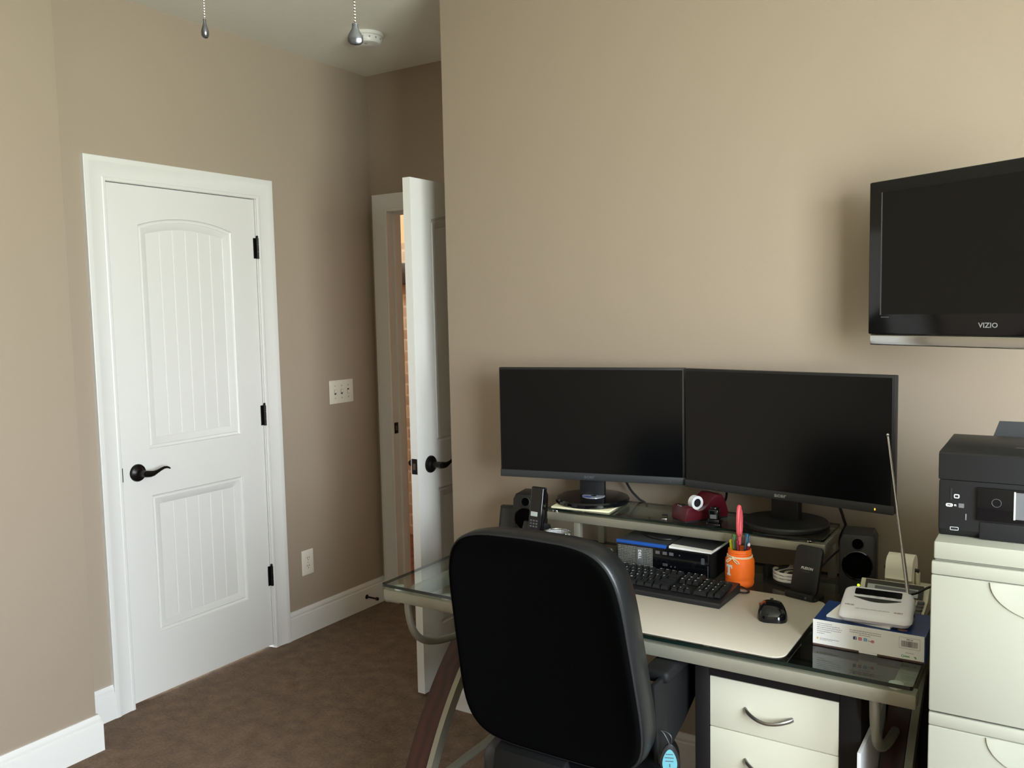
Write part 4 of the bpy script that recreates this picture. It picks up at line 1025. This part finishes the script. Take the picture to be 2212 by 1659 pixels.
CX0, CX1, CY0, CY1, CZ = 2.866, 3.246, 1.75, 2.40, 1.090
fc = thing('filing_cabinet', 'tall cream steel filing cabinet at the right edge under the printer', 'filing cabinet', ((CX0+CX1)/2, CY0, 0))
hw = (CX1-CX0)/2
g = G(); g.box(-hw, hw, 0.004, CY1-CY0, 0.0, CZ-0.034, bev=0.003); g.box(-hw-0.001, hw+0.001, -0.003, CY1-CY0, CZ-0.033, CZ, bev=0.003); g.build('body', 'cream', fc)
zt = CZ-0.036
for k in range(3):
    hgt = 0.285 if k < 2 else 0.40
    g = G(); z0 = zt-hgt
    # drawer front with a scooped grip under its top lip
    g.box(-hw-0.004, hw+0.004, -0.010, 0.004, z0, zt-0.025, bev=0.003)
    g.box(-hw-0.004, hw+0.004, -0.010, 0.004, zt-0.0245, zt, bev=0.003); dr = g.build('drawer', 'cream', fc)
    g = G(); n = 20; R = 0.098
    rim = [(R*math.cos(PI+PI*i/n), zt-0.026+0.062*math.sin(PI+PI*i/n)) for i in range(n+1)]
    inn = [(R*0.93*math.cos(PI+PI*i/n), zt-0.026+0.055*math.sin(PI+PI*i/n)) for i in range(n+1)]
    bk = [(R*0.8*math.cos(PI+PI*i/n), zt-0.026+0.035*math.sin(PI+PI*i/n)) for i in range(n+1)]
    rg = []
    for pts, y in ((rim, -0.0102), (rim, -0.0125), (inn, -0.0125), (bk, -0.0103)):
        rg.append([(u, y, v) for u, v in pts])
    vr = [[g.bm.verts.new(p) for p in r] for r in rg]
    for i in range(len(vr)-1):
        for j in range(n): g.bm.faces.new([vr[i][j], vr[i][j+1], vr[i+1][j+1], vr[i+1][j]])
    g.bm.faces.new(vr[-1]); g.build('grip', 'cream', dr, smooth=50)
    zt = z0-0.003
# printer
pr = thing('printer', 'black inkjet printer on the cream filing cabinet', 'printer', (2.866, 1.795, CZ))
W_, HP, DP = 0.39, 0.160, 0.33
g = G(); g.prism([(0.012, 0.0), (DP, 0.0), (DP, HP-0.07), (DP-0.02, HP-0.053), (0.0, HP-0.053), (0.0, 0.014)], lambda u, v, d: (d, u, v), 0.0, W_, bev=0.004); g.build('body', 'bplast', pr)
g = G(); g.prism([(0.001, HP-0.052), (DP-0.06, HP-0.052), (DP-0.06, HP-0.002), (DP-0.075, HP), (0.006, HP), (0.0, HP-0.004)], lambda u, v, d: (d, u, v), -0.001, W_+0.001, bev=0.002); g.prism(rrect(0.022, 0.008, 0.003, 3, 0.13, 0.10), lambda u, v, d: (u, v, d), HP-0.0005, HP+0.0006, mi=1); g.build('scanner_lid', ['bplast', 'slot'], pr)
g = G(); g.box(0.064, W_-0.064, -0.005, 0.004, 0.036, 0.098, bev=0.002); g.build('control_panel', 'gplast', pr)
g = G(); g.box(0.069, W_-0.066, -0.002, 0.006, 0.002, 0.034, bev=0.002); g.build('output_tray', 'bplast', pr)
g = G(); g.tube([(0.096+0.0075*math.cos(a), -0.0053, 0.072+0.0075*math.sin(a)) for a in [2*PI*k/24 for k in range(24)]], 0.0005, 6, closed=True); g.build('power_button', 'dim_ink', pr)
g = G(); g.box(0.125, 0.21, -0.0062, -0.0045, 0.045, 0.094); g.box(0.1235, 0.1262, -0.0066, -0.0045, 0.044, 0.095, mi=1); g.build('touch_screen', ['grayp', 'led_w'], pr)
g = G(); g.box(0.020, 0.023, -0.0008, 0.002, 0.070, 0.092); g.build('card_slot', 'stitch', pr)
g = G(); g.prism(rrect(0.009, 0.0075, 0.002, 3, 0.0305, 0.0775), lambda u, v, d: (u, d, v), -0.0006, 0.001); g.prism(rrect(0.006, 0.0045, 0.001, 3, 0.0305, 0.0775), lambda u, v, d: (u, d, v), -0.0008, 0.001, mi=1)
g.text('Wi', 0.0056, T((0.0185, -0.0010, 0.0600)), mi=1); g.prism(rrect(0.012, 0.0062, 0.003, 4, 0.0185, 0.0600), lambda u, v, d: (u, d, v), -0.0006, 0.001)
g.text('Fi', 0.0052, T((0.0285, -0.0008, 0.0600)))
g.build('front_marks', ['white_ink', 'stitch'], pr)
g = G(); g.box(0.034, 0.043, -0.0006, 0.001, 0.0565, 0.0645); g.build('badge', 'grayp', pr)
g = G(); g.prism(rrect(0.014, 0.006, 0.001, 2, 0.0275, 0.016), lambda u, v, d: (u, d, v), -0.0006, 0.001); g.box(0.0215, 0.034, -0.0009, 0.001, 0.0138, 0.0185, mi=1); g.build('usb_port', ['white_ink', 'stitch'], pr)
g = G(); g.box(0.045, 0.0475, -0.0012, 0.001, 0.034, 0.046, bev=0.0005); g.build('latch', 'grayp', pr)
g = G(); g.prism([(0.055, 0.11), (0.32, 0.11), (0.32, 0.165), (0.29, 0.182), (0.078, 0.182)], lambda u, v, d: (u, DP-0.02+d+(v-0.11)*0.3, v), 0, 0.004); g.build('paper_support', 'dplast', pr)

# ------------------------------------------------------------------ television on its wall arm
tv = thing('television', 'black flat television angled out from the wall on an arm', 'television', (2.612, 2.475, 1.448), -math.radians(30))
TW, TH = 0.68, 0.397
g = G(); g.box(0, TW, 0.0, 0.03, 0.0, TH, bev=0.004); g.box(0.06, TW-0.06, 0.028, 0.065, 0.04, TH-0.04, bev=0.01); g.build('housing', 'gplast', tv)
g = G(); g.box(0.042, TW-0.042, -0.0012, 0.002, 0.052, TH-0.031); g.box(0.0395, 0.0425, -0.002, 0.002, 0.051, TH-0.030, mi=1); g.build('screen', ['screen', 'dim_ink'], tv)
g = G(); g.text('VIZIO', 0.0165, T((TW/2, -0.0012, 0.0245)), sx=1.15); g.build('logo', 'grey_ink', tv)
g = G(); g.box(0.042, 0.066, -0.0012, 0.0, 0.0435, 0.0465); g.build('label_strip', 'dim_ink', tv)
g = G(); g.box(0.003, TW-0.003, 0.002, 0.022, -0.029, -0.0005, bev=0.004, seg=3); g.build('lower_trim', 'chrome', tv)
g = G(); g.box(TW/2-0.05, TW/2+0.05, 0.062, 0.075, TH/2-0.05, TH/2+0.05); g.build('mount_plate', 'bplast', tv)
ta = thing('wall_mount', 'black wall arm holding the television', 'wall mount', (3.12, YB, 1.637))
g = G(); g.box(-0.04, 0.04, -0.02, 0, -0.11, 0.11, bev=0.003); g.build('wall_plate', 'bplast', ta)
bt = Vector((2.62, 2.42)) + Vector((0.33*0.866+0.075*0.5, -0.33*0.5+0.075*0.866))
g = G(); g.tube([(0, -0.02, 0), (0.06, -0.12, 0), (bt.x-3.12, bt.y-YB, 0)], 0.012, 10); g.build('arm', 'bplast', ta)

# ------------------------------------------------------------------ office chair
CHX, CHY = 2.082, 1.86
ch = thing('office_chair', 'black padded office chair seen from behind at the desk', 'chair', (CHX, CHY, 0), 0.0)
def back_section(z):
    """half width and rear y of the backrest at height z (local, rear faces -y)"""
    s_ = (z-0.545)/(1.055-0.545)
    w = 0.232-0.012*s_
    return w
zb0, zt0 = 0.497, 1.027
def back_ring(inset, y0, n=72):
    """superellipse outline of the backrest, pushed onto a reclined plane"""
    out = []; cz = (zb0+zt0)/2; hz = (zt0-zb0)/2-inset
    for k in range(n):
        a = 2*PI*k/n; ca, sa = math.cos(a), math.sin(a)
        ex = 0.36 if sa > 0 else 0.42
        z = hz*math.copysign(abs(sa)**ex, sa)
        wz = 0.228-0.014*(z/hz) - inset
        x = wz*math.copysign(abs(ca)**ex, ca)
        bow = 0.018*(x/0.23)**2
        crown = 0.012*(1-(x/0.23)**2) if sa > 0 else 0
        rec = -(z)*0.22
        out.append((x, y0+rec-bow*0+0.0, cz+z+crown*max(0, sa)))
    return out
YBK = 1.625-CHY
g = G(); g.loops([back_ring(0.024, YBK+0.0), back_ring(0.012, YBK-0.005), back_ring(0.004, YBK-0.004), back_ring(0.001, YBK+0.002), back_ring(0.0005, YBK+0.008)], cap1=False)
g.build('back_panel', 'fabric', ch, smooth=60)
g = G(); g.loops([back_ring(0.001, YBK+0.004), back_ring(-0.004, YBK+0.010), back_ring(-0.005, YBK+0.045), back_ring(0.0, YBK+0.080), back_ring(0.020, YBK+0.104), back_ring(0.055, YBK+0.118), back_ring(0.12, YBK+0.122)], cap0=True)
g.build('back_cushion', 'leather', ch, smooth=70)
g = G(); g.tube(back_ring(0.0, YBK+0.003), 0.0026, 8, closed=True); g.build('piping', 'stitch', ch)
# seat
def seat_ring(inset, z, n=56):
    out = []
    for k in range(n):
        a = 2*PI*k/n; ca, sa = math.cos(a), math.sin(a)
        ex = 0.5 if sa < 0 else 0.9
        out.append(((0.228-inset)*math.copysign(abs(ca)**ex, ca), -0.02+((0.19 if sa < 0 else 0.22)-inset)*math.copysign(abs(sa)**ex, sa), z-0.02))
    return out
g = G(); g.loops([seat_ring(0.03, 0.395), seat_ring(0.006, 0.405), seat_ring(0.0, 0.425), seat_ring(0.002, 0.465), seat_ring(0.02, 0.487), seat_ring(0.07, 0.496), seat_ring(0.15, 0.494)]); g.build('seat', 'leather', ch, smooth=70)
g = G(); g.prism([(-0.275, 0.40), (-0.255, 0.365), (0.05, 0.365), (0.05, 0.39), (-0.20, 0.395), (-0.215, 0.44), (-0.222, 0.495), (-0.252, 0.485)], lambda u, v, d: (d-0.06, u+0.06, v), -0.095, 0.095, bev=0.006); g.build('back_bracket', 'chairblack', ch)
for s_ in (-1, 1):
    ax = s_*0.203
    g = G(); yr = 1.80-CHY
    g.box(ax-0.033, ax+0.033, yr, yr+0.24, 0.672, 0.703, bev=0.012, seg=4)
    am = g.build('armrest', 'chairblack', ch)
    g = G()
    P1 = bez((ax+s_*0.005, yr+0.03, 0.68), (ax+s_*0.008, yr+0.01, 0.60), (ax+s_*0.02, yr+0.01, 0.52), (ax+s_*0.022, yr+0.05, 0.41), 12)
    g.tube(P1, 0.0155, 12, flat=(0.8, 1.2))
    poly = [(-0.05, 0.69), (0.215, 0.69), (0.225, 0.575), (0.12, 0.532), (0.03, 0.505), (-0.03, 0.495)]
    g.build('arm_post', 'chairblack', ch)
    g = G(); g.prism([(yr+u, v) for u, v in poly], lambda u, v, d: (ax+d, u, v), s_*0.010, s_*0.022, bev=0.004); g.build('arm_panel', 'chairblack', ch)
g = G(); g.cyl((0, 0.03, 0.09), (0, 0.03, 0.23), 0.028, n=24); g.cyl((0, 0.03, 0.23), (0, 0.03, 0.375), 0.017, n=20); g.build('gas_column', 'chairblack', ch)
g = G(); g.box(-0.11, 0.11, -0.08, 0.14, 0.365, 0.398, bev=0.008); g.build('tilt_mechanism', 'chairblack', ch)
for k in range(5):
    a = 2*PI*k/5-0.30
    d_ = Vector((math.cos(a), math.sin(a), 0))
    g = G(); g.tube([Vector((0, 0.03, 0.115))+d_*0.02, Vector((0, 0.03, 0.10))+d_*0.15, Vector((0, 0.03, 0.078))+d_*0.29], [0.026, 0.021, 0.014], 12); lg = g.build('base_arm', 'chairblack', ch)
    g = G(); c = Vector((0, 0.03, 0.0))+d_*0.28; w = Vector((-d_.y, d_.x, 0))
    for q in (-1, 1): g.cyl(c+Vector((0, 0, 0.026))+w*q*0.008, c+Vector((0, 0, 0.026))+w*q*0.022, 0.026, n=20, bev=0.003)
    g.cyl(c+Vector((0, 0, 0.03)), c+Vector((0, 0, 0.085)), 0.008, n=12); g.build('caster', 'chairblack', ch)
# tag hanging from the seat edge
tg = thing('hang_tag', 'teardrop tag with a pale blue label hanging from the chair', 'tag', (2.336, 1.765, 0.520), 0.40)
g = G()
def drop(s_):
    return [(s_*0.021*math.sin(a)*(1.0-0.28*math.cos(a)), s_*(-0.036*math.cos(a)*-1)*-1 if False else s_*0.036*math.cos(a)) for a in [2*PI*k/32 for k in range(32)]]
g.prism(drop(1.0), lambda u, v, d: (u, d, v), 0, 0.005, bev=0.001); g.build('backing', 'bplast', tg)
g = G(); g.prism([(x, z-0.004) for x, z in drop(0.76)], lambda u, v, d: (u, -d, v), 0, 0.0006)
for z, a in ((0.012, 0.009), (0.004, 0.011), (-0.004, 0.010)): g.box(-a, a*0.8, -0.0010, -0.0006, z-0.0009, z+0.0009, mi=1)
g.box(-0.0012, 0.0012, -0.0010, -0.0006, -0.018, -0.010, mi=1)
g.build('paper_label', ['cyan', 'ink'], tg)
g = G(); g.tube(bez((0, 0.0025, 0.033), (-0.008, 0.0025, 0.05), (-0.012, 0.006, 0.060), (-0.020, 0.008, 0.062), 10), 0.0018, 8); g.tube(bez((0, 0.0025, 0.033), (0.008, 0.0025, 0.05), (0.004, 0.006, 0.060), (-0.020, 0.008, 0.062), 10), 0.0018, 8); g.build('loop', 'bplast', tg)

# white board and dark case in the gap at the right of the desk
g = G(); g.box(-0.004, 0.004, 0, 0.30, 0, 0.585, bev=0.001)
tag(g.build('white_board', 'radio', loc=(2.7155, 1.875, 0)), 'white board leaning on the side of the dark drawer unit', 'board')
t = thing('upright_case', 'black upright case in the dark gap beside the cream cabinet', 'case', (2.815, 2.36, 0))
g = G(); g.box(-0.040, 0.044, -0.06, 0.20, 0, 0.60, bev=0.004); g.build('shell', 'blackcase', t)

# ------------------------------------------------------------------ daylight, hall lamp, camera
w = bpy.data.worlds.new('World'); SC.world = w; w.use_nodes = True
nt = w.node_tree; bg = nt.nodes['Background']
tc = node(nt, 'ShaderNodeTexCoord', (-900, 0)); sp = node(nt, 'ShaderNodeSeparateXYZ', (-700, 0)); rp = node(nt, 'ShaderNodeValToRGB', (-500, 0))
nt.links.new(tc.outputs['Generated'], sp.inputs[0])
ma = node(nt, 'ShaderNodeMath', (-600, -200), operation='MULTIPLY_ADD'); ma.inputs[1].default_value = 0.5; ma.inputs[2].default_value = 0.5
nt.links.new(sp.outputs['Z'], ma.inputs[0]); nt.links.new(ma.outputs[0], rp.inputs[0])
e = rp.color_ramp.elements
e[0].position = 0.0; e[0].color = (1.08, 1.20, 1.05, 1)
e[1].position = 1.0; e[1].color = (1.2, 1.4, 1.7, 1)
for p_, c_ in ((0.46, (1.16, 1.28, 1.16, 1)), (0.52, (1.30, 1.42, 1.50, 1)), (0.7, (1.30, 1.46, 1.62, 1))):
    q = e.new(p_); q.color = c_
nt.links.new(rp.outputs[0], bg.inputs[0]); bg.inputs[1].default_value = 24.8

ld = bpy.data.lights.new('window_portal', 'AREA'); ld.shape = 'RECTANGLE'; ld.size = WY1-WY0; ld.size_y = WZ1-WZ0; ld.cycles.is_portal = True
lo = bpy.data.objects.new('window_portal', ld); COL.objects.link(lo); lo.location = (XR+0.11, (WY0+WY1)/2, (WZ0+WZ1)/2); lo.rotation_euler = (PI/2, 0, PI/2)
hl = bpy.data.lights.new('hall_lamp', 'POINT'); hl.energy = 26; hl.color = (1.0, 0.93, 0.84); hl.shadow_soft_size = 0.12
ho = bpy.data.objects.new('hall_lamp', hl); COL.objects.link(ho); ho.location = (-1.3, 3.95, 2.4)

cam = bpy.data.cameras.new('camera'); co = bpy.data.objects.new('camera', cam); COL.objects.link(co)
yaw, pitch, roll, f = -0.5686, -0.083, -0.0208, 1886.2191
r0 = Vector((math.cos(yaw), -math.sin(yaw), 0)); fw = Vector((math.sin(yaw)*math.cos(pitch), math.cos(yaw)*math.cos(pitch), math.sin(pitch))); u0 = r0.cross(fw)
r_ = math.cos(roll)*r0+math.sin(roll)*u0; u_ = -math.sin(roll)*r0+math.cos(roll)*u0
mw = Matrix((r_, u_, -fw)).transposed().to_4x4(); mw.translation = Vector((3.0651, 0, 1.5281)); co.matrix_world = mw
cam.sensor_fit = 'HORIZONTAL'; cam.sensor_width = 36; cam.lens = 36*f/2212; cam.clip_start = 0.05
SC.camera = co
vs_ = SC.view_settings; SC.display_settings.display_device = 'sRGB'
vs_.view_transform = 'Standard'; vs_.look = 'None'; vs_.exposure = 0.0; vs_.gamma = 1.0; vs_.use_curve_mapping = False
SC.cycles.use_denoising = True
SC.cycles.max_bounces = 10; SC.cycles.diffuse_bounces = 7; SC.cycles.transparent_max_bounces = 16
SC.cycles.sample_clamp_indirect = 8.0
